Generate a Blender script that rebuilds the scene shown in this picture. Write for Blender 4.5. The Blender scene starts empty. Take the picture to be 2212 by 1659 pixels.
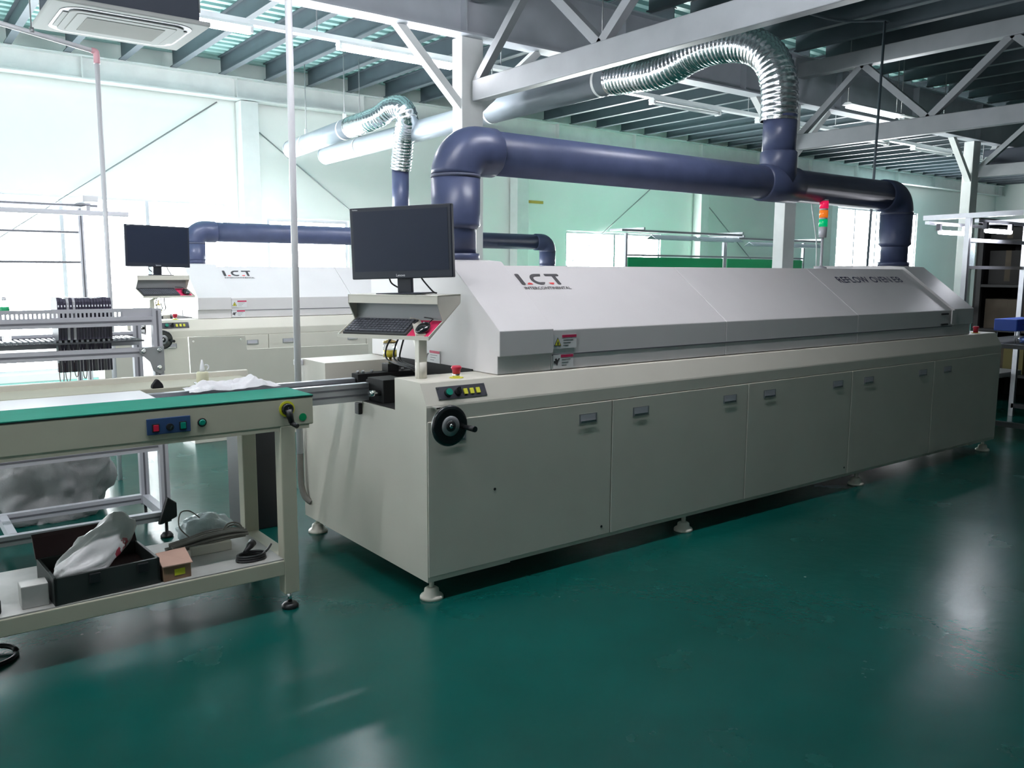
import bpy, bmesh, math, random
from mathutils import Vector, Matrix
random.seed(7)
scene = bpy.context.scene
COL = scene.collection
# ------------------------------------------------------------------ camera
F = 1825.68                      # focal length in pixels of a 2212 x 1659 frame
CAM = Vector((-1.897, -3.104, 1.48))
YAW, PITCH, ROLL = 0.650641, 0.133626, 0.0052518
_f = Vector((math.sin(YAW)*math.cos(PITCH), math.cos(YAW)*math.cos(PITCH), -math.sin(PITCH)))
_r0 = Vector((math.cos(YAW), -math.sin(YAW), 0)); _u0 = _r0.cross(_f)
_r = _r0*math.cos(ROLL) + _u0*math.sin(ROLL); _u = -_r0*math.sin(ROLL) + _u0*math.cos(ROLL)
cd = bpy.data.cameras.new('camera'); cd.sensor_width = 36.0; cd.lens = F/2212*36.0; cd.clip_end = 200; cd.clip_start = 0.05
co = bpy.data.objects.new('camera', cd); COL.objects.link(co)
co.matrix_world = Matrix(((_r.x, _u.x, -_f.x, CAM.x), (_r.y, _u.y, -_f.y, CAM.y), (_r.z, _u.z, -_f.z, CAM.z), (0, 0, 0, 1)))
scene.camera = co
# ------------------------------------------------------------------ light and exposure
scene.view_settings.view_transform = 'Standard'; scene.view_settings.look = 'None'
scene.view_settings.gamma = 1.0; scene.view_settings.use_curve_mapping = False
scene.view_settings.exposure = 0.5
W = bpy.data.worlds.new('world'); scene.world = W; W.use_nodes = True
W.node_tree.nodes['Background'].inputs[0].default_value = (0.75, 0.88, 1.0, 1)
W.node_tree.nodes['Background'].inputs[1].default_value = 1.0
WIN_BACK = 24.0      # daylight through the windows of the back wall
WIN_FAR = 26.0
WIN_MID = 60.0
WIN_LEFT = 2.5       # daylight through the windows of the left wall
TUBE = 108.0          # lit fluorescent tubes
LED = 70.0

# ------------------------------------------------------------------ pixel helpers (a pixel gives a direction only)
def ray(px, py): return _f*F + _r*(px-1106) - _u*(py-829.5)
def onX(px, py, x): d = ray(px, py); return CAM + d*((x-CAM.x)/d.x)
def onY(px, py, y): d = ray(px, py); return CAM + d*((y-CAM.y)/d.y)
def onZ(px, py, z): d = ray(px, py); return CAM + d*((z-CAM.z)/d.z)
def atD(px, py, D): d = ray(px, py); return CAM + d*(D/math.hypot(d.x, d.y))

# ------------------------------------------------------------------ materials
MATS = {}
def mat(name, col, rough=0.5, metal=0.0, noise=0.0, nscale=8.0, bump=0.0, bscale=60.0, coat=0.0, emit=None, trans=0.0, alpha=1.0, spec=0.5):
    m = bpy.data.materials.new(name); m.use_nodes = True; nt = m.node_tree; b = nt.nodes['Principled BSDF']
    b.inputs['Base Color'].default_value = (*col, 1); b.inputs['Roughness'].default_value = rough; b.inputs['Metallic'].default_value = metal
    b.inputs['Specular IOR Level'].default_value = spec
    if coat: b.inputs['Coat Weight'].default_value = coat; b.inputs['Coat Roughness'].default_value = 0.08
    if trans: b.inputs['Transmission Weight'].default_value = trans
    if alpha < 1: b.inputs['Alpha'].default_value = alpha
    if emit: b.inputs['Emission Color'].default_value = (*emit[0], 1); b.inputs['Emission Strength'].default_value = emit[1]
    if noise or bump:
        tc = nt.nodes.new('ShaderNodeTexCoord')
    if noise:
        n = nt.nodes.new('ShaderNodeTexNoise'); n.inputs['Scale'].default_value = nscale; n.inputs['Detail'].default_value = 5
        nt.links.new(tc.outputs['Object'], n.inputs['Vector'])
        r = nt.nodes.new('ShaderNodeValToRGB')
        r.color_ramp.elements[0].position = 0.3; r.color_ramp.elements[1].position = 0.7
        r.color_ramp.elements[0].color = (*[c*(1-noise) for c in col], 1); r.color_ramp.elements[1].color = (*[min(1, c*(1+noise*0.6)) for c in col], 1)
        nt.links.new(n.outputs['Fac'], r.inputs['Fac']); nt.links.new(r.outputs['Color'], b.inputs['Base Color'])
    if bump:
        n2 = nt.nodes.new('ShaderNodeTexNoise'); n2.inputs['Scale'].default_value = bscale; n2.inputs['Detail'].default_value = 3
        nt.links.new(tc.outputs['Object'], n2.inputs['Vector'])
        bp = nt.nodes.new('ShaderNodeBump'); bp.inputs['Strength'].default_value = bump; bp.inputs['Distance'].default_value = 0.01
        nt.links.new(n2.outputs['Fac'], bp.inputs['Height']); nt.links.new(bp.outputs['Normal'], b.inputs['Normal'])
    MATS[name] = m; return m
mat('ivory', (0.66, 0.635, 0.555), 0.42, noise=0.04, nscale=3, bump=0.06, bscale=500)
mat('ivory_hood', (0.70, 0.675, 0.675), 0.38, noise=0.03, nscale=3, bump=0.05, bscale=500)
mat('wall', (0.90, 0.93, 0.90), 0.75, noise=0.05, nscale=0.7)
mat('dark_wall', (0.10, 0.11, 0.11), 0.8, noise=0.1, nscale=0.7)
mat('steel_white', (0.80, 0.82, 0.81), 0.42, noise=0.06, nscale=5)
mat('steel_white_shaded', (0.23, 0.245, 0.26), 0.42, noise=0.08, nscale=5)  # white steel of the columns, darkened to give the trusses less light
mat('beam_paint', (0.50, 0.53, 0.58), 0.5, noise=0.08, nscale=4)
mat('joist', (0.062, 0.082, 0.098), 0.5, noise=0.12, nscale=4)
mat('deck', (0.33, 0.53, 0.51), 0.5, 0.1, noise=0.10, nscale=2)
mat('pvc', (0.060, 0.075, 0.145), 0.36, spec=0.4, noise=0.12, nscale=9, bump=0.03, bscale=40)
mat('pvc_seal', (0.07, 0.08, 0.13), 0.6)
mat('pipe_grey', (0.40, 0.45, 0.50), 0.28, 0.15, noise=0.05, nscale=4)
mat('foil', (0.80, 0.83, 0.86), 0.20, 1.0, bump=0.25, bscale=35)
mat('alu', (0.55, 0.56, 0.60), 0.35, 0.75, noise=0.05, nscale=20)
mat('alu_matte', (0.50, 0.50, 0.54), 0.5, 0.2)
mat('alu_hazed', (0.72, 0.71, 0.76), 0.5)  # bench aluminium with the window haze put into its colour
mat('alu_slot', (0.16, 0.16, 0.18), 0.6, 0.3)
mat('chrome', (0.75, 0.75, 0.76), 0.15, 1.0)
mat('steel_grey', (0.33, 0.34, 0.35), 0.45, 0.5)
mat('black', (0.012, 0.013, 0.015), 0.4)
mat('black_gloss', (0.008, 0.010, 0.012), 0.2, coat=0.4)
mat('black_matte', (0.006, 0.006, 0.007), 0.75)
mat('charcoal', (0.045, 0.05, 0.055), 0.55)
mat('key_grey', (0.075, 0.08, 0.095), 0.5)
mat('screen', (0.008, 0.014, 0.032), 0.4, spec=0.35)
mat('bezel', (0.012, 0.016, 0.028), 0.4)
mat('panel_dark', (0.05, 0.05, 0.065), 0.45)
mat('green_btn', (0.0, 0.22, 0.15), 0.35)
mat('yellow', (0.75, 0.72, 0.06), 0.45)
mat('yellow_dull', (0.62, 0.62, 0.03), 0.5)
mat('red', (0.55, 0.015, 0.05), 0.35)
mat('red_lamp', (0.75, 0.01, 0.07), 0.25, emit=((1, 0.02, 0.12), 0.35))
mat('amber_lamp', (0.85, 0.18, 0.02), 0.25, emit=((1, 0.25, 0.02), 0.3))
mat('green_lamp', (0.0, 0.35, 0.12), 0.25, emit=((0.0, 0.8, 0.3), 0.25))
mat('pad_red', (0.62, 0.02, 0.10), 0.6)
mat('label_white', (0.75, 0.75, 0.76), 0.5)
mat('label_red', (0.55, 0.03, 0.10), 0.5)
mat('ink', (0.06, 0.055, 0.06), 0.5)
mat('ink_blue', (0.05, 0.05, 0.10), 0.5)
mat('logo_red', (0.70, 0.06, 0.06), 0.5)
mat('print_white', (0.85, 0.86, 0.88), 0.5)
mat('green_mat', (0.014, 0.22, 0.155), 0.8, spec=0.15, noise=0.06, nscale=12)
mat('table_paint', (0.48, 0.47, 0.37), 0.5, noise=0.06, nscale=4)
mat('shelf_top', (0.42, 0.42, 0.40), 0.5, noise=0.22, nscale=6)
mat('panel_blue', (0.03, 0.07, 0.18), 0.45)
mat('white_plastic', (0.80, 0.80, 0.82), 0.45)
mat('cream', (0.62, 0.60, 0.42), 0.5)
mat('white_cloth', (0.78, 0.77, 0.79), 0.9, noise=0.08, nscale=14, bump=0.2, bscale=200)
mat('sack', (0.34, 0.34, 0.34), 0.75, noise=0.15, nscale=7, bump=0.25, bscale=120)
mat('plastic_bag', (0.62, 0.62, 0.62), 0.35, noise=0.06, nscale=10, bump=0.15, bscale=45)
mat('clear_bag', (0.55, 0.66, 0.68), 0.22, noise=0.08, nscale=14, bump=0.3, bscale=50)
mat('cable_grey', (0.21, 0.20, 0.18), 0.5, noise=0.1, nscale=30)
mat('maroon', (0.035, 0.010, 0.012), 0.6)
mat('toolbox', (0.022, 0.027, 0.026), 0.5, noise=0.15, nscale=10)
mat('cardboard', (0.25, 0.15, 0.09), 0.8, noise=0.15, nscale=14)
mat('cardboard_pink', (0.52, 0.34, 0.27), 0.8, noise=0.08, nscale=14)
mat('oil', (0.75, 0.62, 0.06), 0.15, coat=0.5)
mat('glass', (0.9, 0.92, 0.88), 0.05, trans=0.95, alpha=0.5)
mat('brass', (0.45, 0.33, 0.14), 0.3, 0.9)
mat('pvc_white', (0.70, 0.70, 0.73), 0.35)
mat('pink', (0.75, 0.40, 0.45), 0.45)
mat('ac_white', (0.42, 0.43, 0.42), 0.9, spec=0.05)
mat('ac_grille', (0.24, 0.245, 0.23), 0.9, spec=0.05)
mat('ac_dark', (0.03, 0.04, 0.06), 0.6)
mat('board_green', (0.0, 0.33, 0.12), 0.45)
mat('mint', (0.50, 0.72, 0.64), 0.5)
mat('feeder', (0.05, 0.045, 0.075), 0.4)
mat('wire_red', (0.20, 0.07, 0.07), 0.5)
mat('blue_bin', (0.02, 0.07, 0.36), 0.45)
mat('blue_bag', (0.06, 0.11, 0.30), 0.22, noise=0.4, nscale=16, bump=0.4, bscale=40)
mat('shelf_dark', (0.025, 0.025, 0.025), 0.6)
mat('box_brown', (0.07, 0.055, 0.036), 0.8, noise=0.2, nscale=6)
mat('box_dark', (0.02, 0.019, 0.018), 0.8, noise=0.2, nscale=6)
mat('olive', (0.14, 0.12, 0.035), 0.7)
mat('strip_yellow', (0.55, 0.40, 0.08), 0.5)
mat('blue_pipe', (0.02, 0.12, 0.42), 0.4)
mat('window_light', (0.9, 0.95, 1.0), 0.5, emit=((0.93, 0.97, 1.0), WIN_BACK))
mat('window_light_mid', (0.9, 0.95, 1.0), 0.5, emit=((0.95, 0.99, 0.98), WIN_MID))
mat('window_light_far', (0.9, 0.95, 1.0), 0.5, emit=((0.95, 0.97, 1.0), WIN_FAR))
mat('window_light_left', (0.9, 0.95, 1.0), 0.5, emit=((0.98, 0.99, 1.0), WIN_LEFT))
mat('tube_lit', (1, 1, 1), 0.4, emit=((0.95, 0.94, 1.0), TUBE))
mat('tube_dim', (1, 1, 1), 0.4, emit=((0.9, 0.93, 1.0), 1.5))
mat('tube_off', (0.75, 0.80, 0.80), 0.3)
mat('led_lit', (1, 1, 1), 0.4, emit=((0.90, 0.91, 1.0), LED))

def floor_material():
    m = bpy.data.materials.new('floor_epoxy'); m.use_nodes = True; nt = m.node_tree; b = nt.nodes['Principled BSDF']
    N = nt.nodes.new; L = nt.links.new
    tc = N('ShaderNodeTexCoord')
    n1 = N('ShaderNodeTexNoise'); n1.inputs['Scale'].default_value = 0.9; n1.inputs['Detail'].default_value = 6
    L(tc.outputs['Object'], n1.inputs['Vector'])
    r1 = N('ShaderNodeValToRGB'); r1.color_ramp.elements[0].position = 0.3; r1.color_ramp.elements[1].position = 0.72
    r1.color_ramp.elements[0].color = (0.001, 0.058, 0.048, 1); r1.color_ramp.elements[1].color = (0.002, 0.092, 0.077, 1)
    L(n1.outputs['Fac'], r1.inputs['Fac'])
    # scuffs: thin pale streaks and specks
    mp = N('ShaderNodeMapping'); mp.inputs['Scale'].default_value = (3.0, 22.0, 1.0); mp.inputs['Rotation'].default_value = (0, 0, 0.5)
    L(tc.outputs['Object'], mp.inputs['Vector'])
    n2 = N('ShaderNodeTexNoise'); n2.inputs['Scale'].default_value = 2.2; n2.inputs['Detail'].default_value = 8
    L(mp.outputs['Vector'], n2.inputs['Vector'])
    r2 = N('ShaderNodeValToRGB'); r2.color_ramp.elements[0].position = 0.70; r2.color_ramp.elements[1].position = 0.80
    L(n2.outputs['Fac'], r2.inputs['Fac'])
    mx = N('ShaderNodeMix'); mx.data_type = 'RGBA'; mx.inputs['B'].default_value = (0.05, 0.18, 0.16, 1)
    ml = N('ShaderNodeMath'); ml.operation = 'MULTIPLY'; ml.inputs[1].default_value = 0.09
    L(r2.outputs['Color'], ml.inputs[0]); L(ml.outputs[0], mx.inputs['Factor']); L(r1.outputs['Color'], mx.inputs['A'])
    v = N('ShaderNodeTexVoronoi'); v.inputs['Scale'].default_value = 2.6; L(tc.outputs['Object'], v.inputs['Vector'])
    r3 = N('ShaderNodeValToRGB'); r3.color_ramp.elements[0].position = 0.010; r3.color_ramp.elements[1].position = 0.018
    r3.color_ramp.elements[0].color = (1, 1, 1, 1); r3.color_ramp.elements[1].color = (0, 0, 0, 1)
    L(v.outputs['Distance'], r3.inputs['Fac'])
    mx2 = N('ShaderNodeMix'); mx2.data_type = 'RGBA'; mx2.inputs['B'].default_value = (0.35, 0.42, 0.40, 1)
    ml2 = N('ShaderNodeMath'); ml2.operation = 'MULTIPLY'; ml2.inputs[1].default_value = 0.6
    L(r3.outputs['Color'], ml2.inputs[0]); L(ml2.outputs[0], mx2.inputs['Factor']); L(mx.outputs['Result'], mx2.inputs['A'])
    L(mx2.outputs['Result'], b.inputs['Base Color'])
    n3 = N('ShaderNodeTexNoise'); n3.inputs['Scale'].default_value = 2.5; n3.inputs['Detail'].default_value = 6; L(tc.outputs['Object'], n3.inputs['Vector'])
    mr = N('ShaderNodeMapRange'); mr.inputs['To Min'].default_value = 0.16; mr.inputs['To Max'].default_value = 0.34
    L(n3.outputs['Fac'], mr.inputs['Value']); L(mr.outputs['Result'], b.inputs['Roughness'])
    n4 = N('ShaderNodeTexNoise'); n4.inputs['Scale'].default_value = 14; n4.inputs['Detail'].default_value = 4; L(tc.outputs['Object'], n4.inputs['Vector'])
    bp = N('ShaderNodeBump'); bp.inputs['Strength'].default_value = 0.05; bp.inputs['Distance'].default_value = 0.02
    L(n4.outputs['Fac'], bp.inputs['Height']); L(bp.outputs['Normal'], b.inputs['Normal'])
    b.inputs['Specular IOR Level'].default_value = 0.32
    MATS['floor_epoxy'] = m
floor_material()

# ------------------------------------------------------------------ mesh builder
class MB:
    def __init__(s): s.bm = bmesh.new()
    def box(s, x0, x1, y0, y1, z0, z1, bev=0.0, seg=2):
        r = bmesh.ops.create_cube(s.bm, size=1.0); vs = r['verts']
        for v in vs: v.co = Vector(((x0+x1)/2 + v.co.x*(x1-x0), (y0+y1)/2 + v.co.y*(y1-y0), (z0+z1)/2 + v.co.z*(z1-z0)))
        if bev > 0:
            es = list({e for v in vs for e in v.link_edges})
            bmesh.ops.bevel(s.bm, geom=es, offset=bev, segments=seg, affect='EDGES', profile=0.5)
        return s
    def bar(s, a, b, w, h=None, up=(0, 0, 1)):
        a = Vector(a); b = Vector(b); h = w if h is None else h
        d = (b-a).normalized(); u = Vector(up)
        if abs(d.dot(u)) > 0.99: u = Vector((1, 0, 0))
        sd = d.cross(u).normalized(); u2 = sd.cross(d)
        vs = []
        for p in (a, b):
            for i, j in ((-1, -1), (1, -1), (1, 1), (-1, 1)): vs.append(s.bm.verts.new(p + sd*(i*w/2) + u2*(j*h/2)))
        for q in ((0, 1, 2, 3), (7, 6, 5, 4), (0, 4, 5, 1), (1, 5, 6, 2), (2, 6, 7, 3), (3, 7, 4, 0)): s.bm.faces.new([vs[k] for k in q])
        return s
    def prism(s, pts, vec, bev=0.0):
        vec = Vector(vec); n = len(pts)
        a = [s.bm.verts.new(Vector(p)) for p in pts]; b = [s.bm.verts.new(Vector(p)+vec) for p in pts]
        fs = [s.bm.faces.new(a), s.bm.faces.new(b[::-1])]
        for i in range(n): fs.append(s.bm.faces.new((a[i], b[i], b[(i+1) % n], a[(i+1) % n])))
        bmesh.ops.recalc_face_normals(s.bm, faces=fs)
        if bev > 0:
            es = list({e for f in fs for e in f.edges})
            bmesh.ops.bevel(s.bm, geom=es, offset=bev, segments=2, affect='EDGES', profile=0.5)
        return s
    def cyl(s, a, b, r, r2=None, seg=24, caps=True):
        return s.tube([a, b], [r, r if r2 is None else r2], seg, caps)
    def tube(s, pts, rad, seg=12, caps=True):
        pts = [Vector(p) for p in pts]; n = len(pts)
        if not hasattr(rad, '__len__'): rad = [rad]*n
        prev = None; rings = []
        for i, p in enumerate(pts):
            d = (pts[min(i+1, n-1)] - pts[max(i-1, 0)])
            if d.length < 1e-9: d = Vector((0, 0, 1))
            d.normalize()
            if prev is None:
                u = Vector((0, 0, 1)) if abs(d.z) < 0.9 else Vector((1, 0, 0))
                u = (u - d*u.dot(d)).normalized()
            else:
                u = prev - d*prev.dot(d)
                u = u.normalized() if u.length > 1e-6 else Vector((1, 0, 0))
            prev = u; w = d.cross(u)
            rings.append([s.bm.verts.new(p + (u*math.cos(2*math.pi*k/seg) + w*math.sin(2*math.pi*k/seg))*rad[i]) for k in range(seg)])
        for i in range(n-1):
            for k in range(seg):
                f = s.bm.faces.new((rings[i][k], rings[i][(k+1) % seg], rings[i+1][(k+1) % seg], rings[i+1][k])); f.smooth = True
        if caps:
            s.bm.faces.new(rings[0][::-1]); s.bm.faces.new(rings[-1])
        return s
    def lathe(s, prof, c=(0, 0, 0), axis='z', seg=28):
        c = Vector(c); rings = []
        for r, h in prof:
            ring = []
            for k in range(seg):
                a = 2*math.pi*k/seg
                if axis == 'z': v = Vector((r*math.cos(a), r*math.sin(a), h))
                elif axis == 'y': v = Vector((r*math.cos(a), h, r*math.sin(a)))
                else: v = Vector((h, r*math.cos(a), r*math.sin(a)))
                ring.append(s.bm.verts.new(c+v))
            rings.append(ring)
        fs = []
        for i in range(len(rings)-1):
            for k in range(seg):
                f = s.bm.faces.new((rings[i][k], rings[i][(k+1) % seg], rings[i+1][(k+1) % seg], rings[i+1][k])); f.smooth = True; fs.append(f)
        fs.append(s.bm.faces.new(rings[0][::-1])); fs.append(s.bm.faces.new(rings[-1]))
        bmesh.ops.recalc_face_normals(s.bm, faces=fs)
        return s
    def quad(s, *p): s.bm.faces.new([s.bm.verts.new(Vector(q)) for q in p]); return s
    def sphere(s, c, rx, ry, rz, u=20, v=12):
        r = bmesh.ops.create_uvsphere(s.bm, u_segments=u, v_segments=v, radius=1.0)
        for q in r['verts']: q.co = Vector((c[0]+q.co.x*rx, c[1]+q.co.y*ry, c[2]+q.co.z*rz))
        for q in r['verts']:
            for f in q.link_faces: f.smooth = True
        return s
    def build(s, name, m, parent=None, off=(0, 0, 0), smooth=False):
        if any(off): bmesh.ops.translate(s.bm, verts=s.bm.verts, vec=-Vector(off))
        me = bpy.data.meshes.new(name); s.bm.normal_update(); s.bm.to_mesh(me); s.bm.free()
        me.materials.append(MATS[m] if isinstance(m, str) else m)
        o = bpy.data.objects.new(name, me); COL.objects.link(o)
        if parent is not None: o.parent = parent
        if smooth:
            for p in me.polygons: p.use_smooth = True
        return o
def thing(name, label, cat, loc=(0, 0, 0), group=None, rz=0.0):
    o = bpy.data.objects.new(name, None); COL.objects.link(o); o.location = loc; o.rotation_euler = (0, 0, rz); o.empty_display_size = 0.1
    return tag(o, label, cat, group)
def tag(o, label, cat, group=None):
    o['label'] = label; o['category'] = cat
    if group: o['group'] = group
    return o
def struct(o): o['kind'] = 'structure'; return o
def copy_tree(o, parent=None):
    c = o.copy(); COL.objects.link(c); c.parent = parent
    for ch in o.children: copy_tree(ch, c)
    return c
def catmull(P, n=8):
    P = [Vector(p) for p in P]; out = []
    for i in range(len(P)-1):
        p0 = P[max(i-1, 0)]; p1 = P[i]; p2 = P[i+1]; p3 = P[min(i+2, len(P)-1)]
        for k in range(n):
            t = k/n
            out.append(0.5*((2*p1) + (p2-p0)*t + (2*p0-5*p1+4*p2-p3)*t*t + (3*p1-p0-3*p2+p3)*t**3))
    out.append(P[-1]); return out
def arc(c, r, a0, a1, ax1, ax2, n=12):
    c = Vector(c); ax1 = Vector(ax1); ax2 = Vector(ax2)
    return [c + ax1*(r*math.cos(a0+(a1-a0)*i/n)) + ax2*(r*math.sin(a0+(a1-a0)*i/n)) for i in range(n+1)]
def text_part(body, size_h, length, origin, ax, ay, m, name, parent, off=(0, 0, 0), lift=0.0015, thick=0.0006, shear=0.0, bold=0.0):
    """lettering as thin raised print; origin = lower left corner, ax = reading direction, ay = letter up"""
    cu = bpy.data.curves.new(name, 'FONT'); cu.body = body; cu.size = 1.0; cu.resolution_u = 3; cu.shear = shear; cu.offset = bold
    ob = bpy.data.objects.new(name+'_tmp', cu); COL.objects.link(ob)
    dg = bpy.context.evaluated_depsgraph_get(); me = bpy.data.meshes.new_from_object(ob.evaluated_get(dg))
    bpy.data.objects.remove(ob); bpy.data.curves.remove(cu)
    xs = [v.co.x for v in me.vertices]; ys = [v.co.y for v in me.vertices]
    x0, x1, y0, y1 = min(xs), max(xs), min(ys), max(ys)
    ax = Vector(ax).normalized(); ay = Vector(ay).normalized(); n = ax.cross(ay); o = Vector(origin) - Vector(off)
    for v in me.vertices:
        v.co = o + ax*((v.co.x-x0)/(x1-x0)*length) + ay*((v.co.y-y0)/(y1-y0)*size_h) + n*lift
    me.materials.clear(); me.materials.append(MATS[m])
    t = bpy.data.objects.new(name, me); COL.objects.link(t)
    if parent is not None: t.parent = parent
    return t
def poly_plate(pts2, origin, ax, ay, m, name, parent, lift=0.0015, thick=0.0008):
    ax = Vector(ax).normalized(); ay = Vector(ay).normalized(); n = ax.cross(ay); o = Vector(origin)
    mb = MB(); mb.prism([o + ax*p[0] + ay*p[1] + n*lift for p in pts2], n*thick)
    return mb.build(name, m, parent)

# ================================================================== SETTING
XL, XR, YF, YB, ZC = -4.6, 27.0, -7.5, 9.45, 4.42
struct(MB().box(XL-0.2, XR+0.2, YF-0.2, YB+0.2, -0.15, 0.0).build('floor', 'floor_epoxy'))
# corrugated deck: ribs run along X
def make_ceiling():
    mb = MB(); prof = []; y = YF
    while y < YB:
        prof += [(y, ZC), (y+0.09, ZC), (y+0.115, ZC+0.05), (y+0.175, ZC+0.05)]; y += 0.20
    prof.append((YB, ZC))
    a = [mb.bm.verts.new((XL, p[0], p[1])) for p in prof]; b = [mb.bm.verts.new((XR, p[0], p[1])) for p in prof]
    for i in range(len(prof)-1): mb.bm.faces.new((a[i], a[i+1], b[i+1], b[i]))
    t0 = [mb.bm.verts.new(p) for p in ((XL, YF, ZC+0.12), (XR, YF, ZC+0.12), (XR, YB, ZC+0.12), (XL, YB, ZC+0.12))]
    mb.bm.faces.new(t0)
    return struct(mb.build('ceiling', 'deck'))
ceiling = make_ceiling()
def ibeam_pts(w, h, tf, tw):   # section in (u, z)
    return [(-w/2, 0), (w/2, 0), (w/2, tf), (tw/2, tf), (tw/2, h-tf), (w/2, h-tf), (w/2, h), (-w/2, h), (-w/2, h-tf), (-tw/2, h-tf), (-tw/2, tf), (-w/2, tf)]
jz, jh = 4.18, 0.235
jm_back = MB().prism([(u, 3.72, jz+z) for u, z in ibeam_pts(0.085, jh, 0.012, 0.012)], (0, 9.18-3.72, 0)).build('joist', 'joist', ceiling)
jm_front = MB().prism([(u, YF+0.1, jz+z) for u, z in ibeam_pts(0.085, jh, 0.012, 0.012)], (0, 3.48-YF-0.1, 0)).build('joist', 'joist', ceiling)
k = -6
first = True
while 0.355 + 0.65*k < XR-0.2:
    x = 0.355 + 0.65*k
    if x > XL+0.2:
        for src in (jm_back, jm_front):
            if first: src.location.x = x
            else:
                c = src.copy(); COL.objects.link(c); c.location.x = x
        first = False
    k += 1
def wall_holes(axis, pos, th, u0, u1, z0, z1, holes, name, m):
    us = sorted({u0, u1, *[h[0] for h in holes], *[h[1] for h in holes]}); zs = sorted({z0, z1, *[h[2] for h in holes], *[h[3] for h in holes]})
    mb = MB()
    for i in range(len(us)-1):
        for j in range(len(zs)-1):
            uc, zc = (us[i]+us[i+1])/2, (zs[j]+zs[j+1])/2
            if any(h[0] < uc < h[1] and h[2] < zc < h[3] for h in holes): continue
            if axis == 'y': mb.box(us[i], us[i+1], pos, pos+th, zs[j], zs[j+1])
            else: mb.box(pos, pos+th, us[i], us[i+1], zs[j], zs[j+1])
    return struct(mb.build(name, m))
def window(n, axis, pos, u0, u1, z0, z1, m, nu, nz=2):
    root = bpy.data.objects.new('window_%d' % n, None); COL.objects.link(root); struct(root); root.empty_display_size = 0.1
    def B(mb, a0, a1, c0, c1, d0, d1):
        if axis == 'y': mb.box(a0, a1, pos+d0, pos+d1, c0, c1)
        else: mb.box(pos+d0, pos+d1, a0, a1, c0, c1)
    mb = MB(); t = 0.05
    B(mb, u0, u1, z0, z0+t, 0.03, 0.09); B(mb, u0, u1, z1-t, z1, 0.03, 0.09)
    for i in range(nu+1):
        u = u0 + (u1-u0-t)*i/nu; B(mb, u, u+t, z0+t, z1-t, 0.03, 0.09)
    mb.build('window_frame', 'alu_matte', root)
    for i in range(nu):
        a0 = u0+t+(u1-u0-t)*i/nu; a1 = u0+(u1-u0-t)*(i+1)/nu
        mb = MB(); B(mb, a0, a1, z0+t, z1-t, 0.055, 0.065); mb.build('pane', m, root)
    return root
back_wins = [(-1.95, 2.40, 0.10, 2.45), (3.0, 4.35, 0.95, 2.25), (8.95, 11.6, 0.95, 2.25), (17.95, 22.2, 0.95, 3.15)]
wall_holes('y', YB, 0.15, XL, XR, 0, ZC+0.1, back_wins, 'wall_back', 'wall')
left_wins = [(1.0, 3.3, 0.9, 2.7), (3.9, 6.3, 0.9, 2.7), (6.9, 9.1, 0.9, 2.7)]
wall_holes('x', XL-0.15, 0.15, YF, YB, 0, ZC+0.1, left_wins, 'wall_left', 'wall')
struct(MB().box(XR, XR+0.15, YF, YB+0.15, 0, ZC+0.1).build('wall_right', 'wall'))
struct(MB().box(XL-0.15, XR+0.15, YF-0.15, YF, 0, ZC+0.1).build('wall_front', 'dark_wall'))
wn = 1
for h in back_wins:
    window(wn, 'y', YB, *h, 'window_light_far' if h[0] > 15 else 'window_light_mid' if h[0] > 5 else 'window_light', max(1, round((h[1]-h[0])/1.1))); wn += 1
for h in left_wins:
    window(wn, 'x', XL-0.12, *h, 'window_light_left', 2); wn += 1

# steel frame --------------------------------------------------------
def steel_beam(name, label, y, w, h, z0, m, stiff, x0=XL, x1=XR):
    t = thing(name, label, 'beam', (0, y, z0))
    MB().prism([(x0, u, z) for u, z in ibeam_pts(w, h, 0.018, 0.014)], (x1-x0, 0, 0)).build('beam_profile', m, t)
    x = stiff
    while x < x1-0.3:
        if x > x0+0.2: MB().box(x-0.006, x+0.006, -w/2+0.004, w/2-0.004, 0.018, h-0.018).build('stiffener', m, t)
        x += 2.0
    return t
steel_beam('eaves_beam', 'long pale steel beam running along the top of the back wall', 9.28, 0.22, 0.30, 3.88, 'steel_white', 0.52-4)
steel_beam('main_beam', 'deep grey steel beam carried on the tall columns, across the ceiling', 3.60, 0.20, 0.58, 3.60, 'beam_paint', -3.4)
colx = (2.73, 7.73, 12.73, 17.73)
col_names = ('white steel column with knee braces right behind the front machine', 'white steel column seen behind the long grey exhaust pipe',
             'grey steel column beside the shelving on the right', 'far steel column deep in the hall at the right')
truss_lab = ('white roof truss whose lower chord meets the column behind the front machine', 'roof truss with zigzag web above the right end of the front machine',
             'far roof truss carried by the column beside the shelving', 'farthest roof truss deep in the hall at the right')
brace_group = 'knee braces under the main beam'
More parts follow.
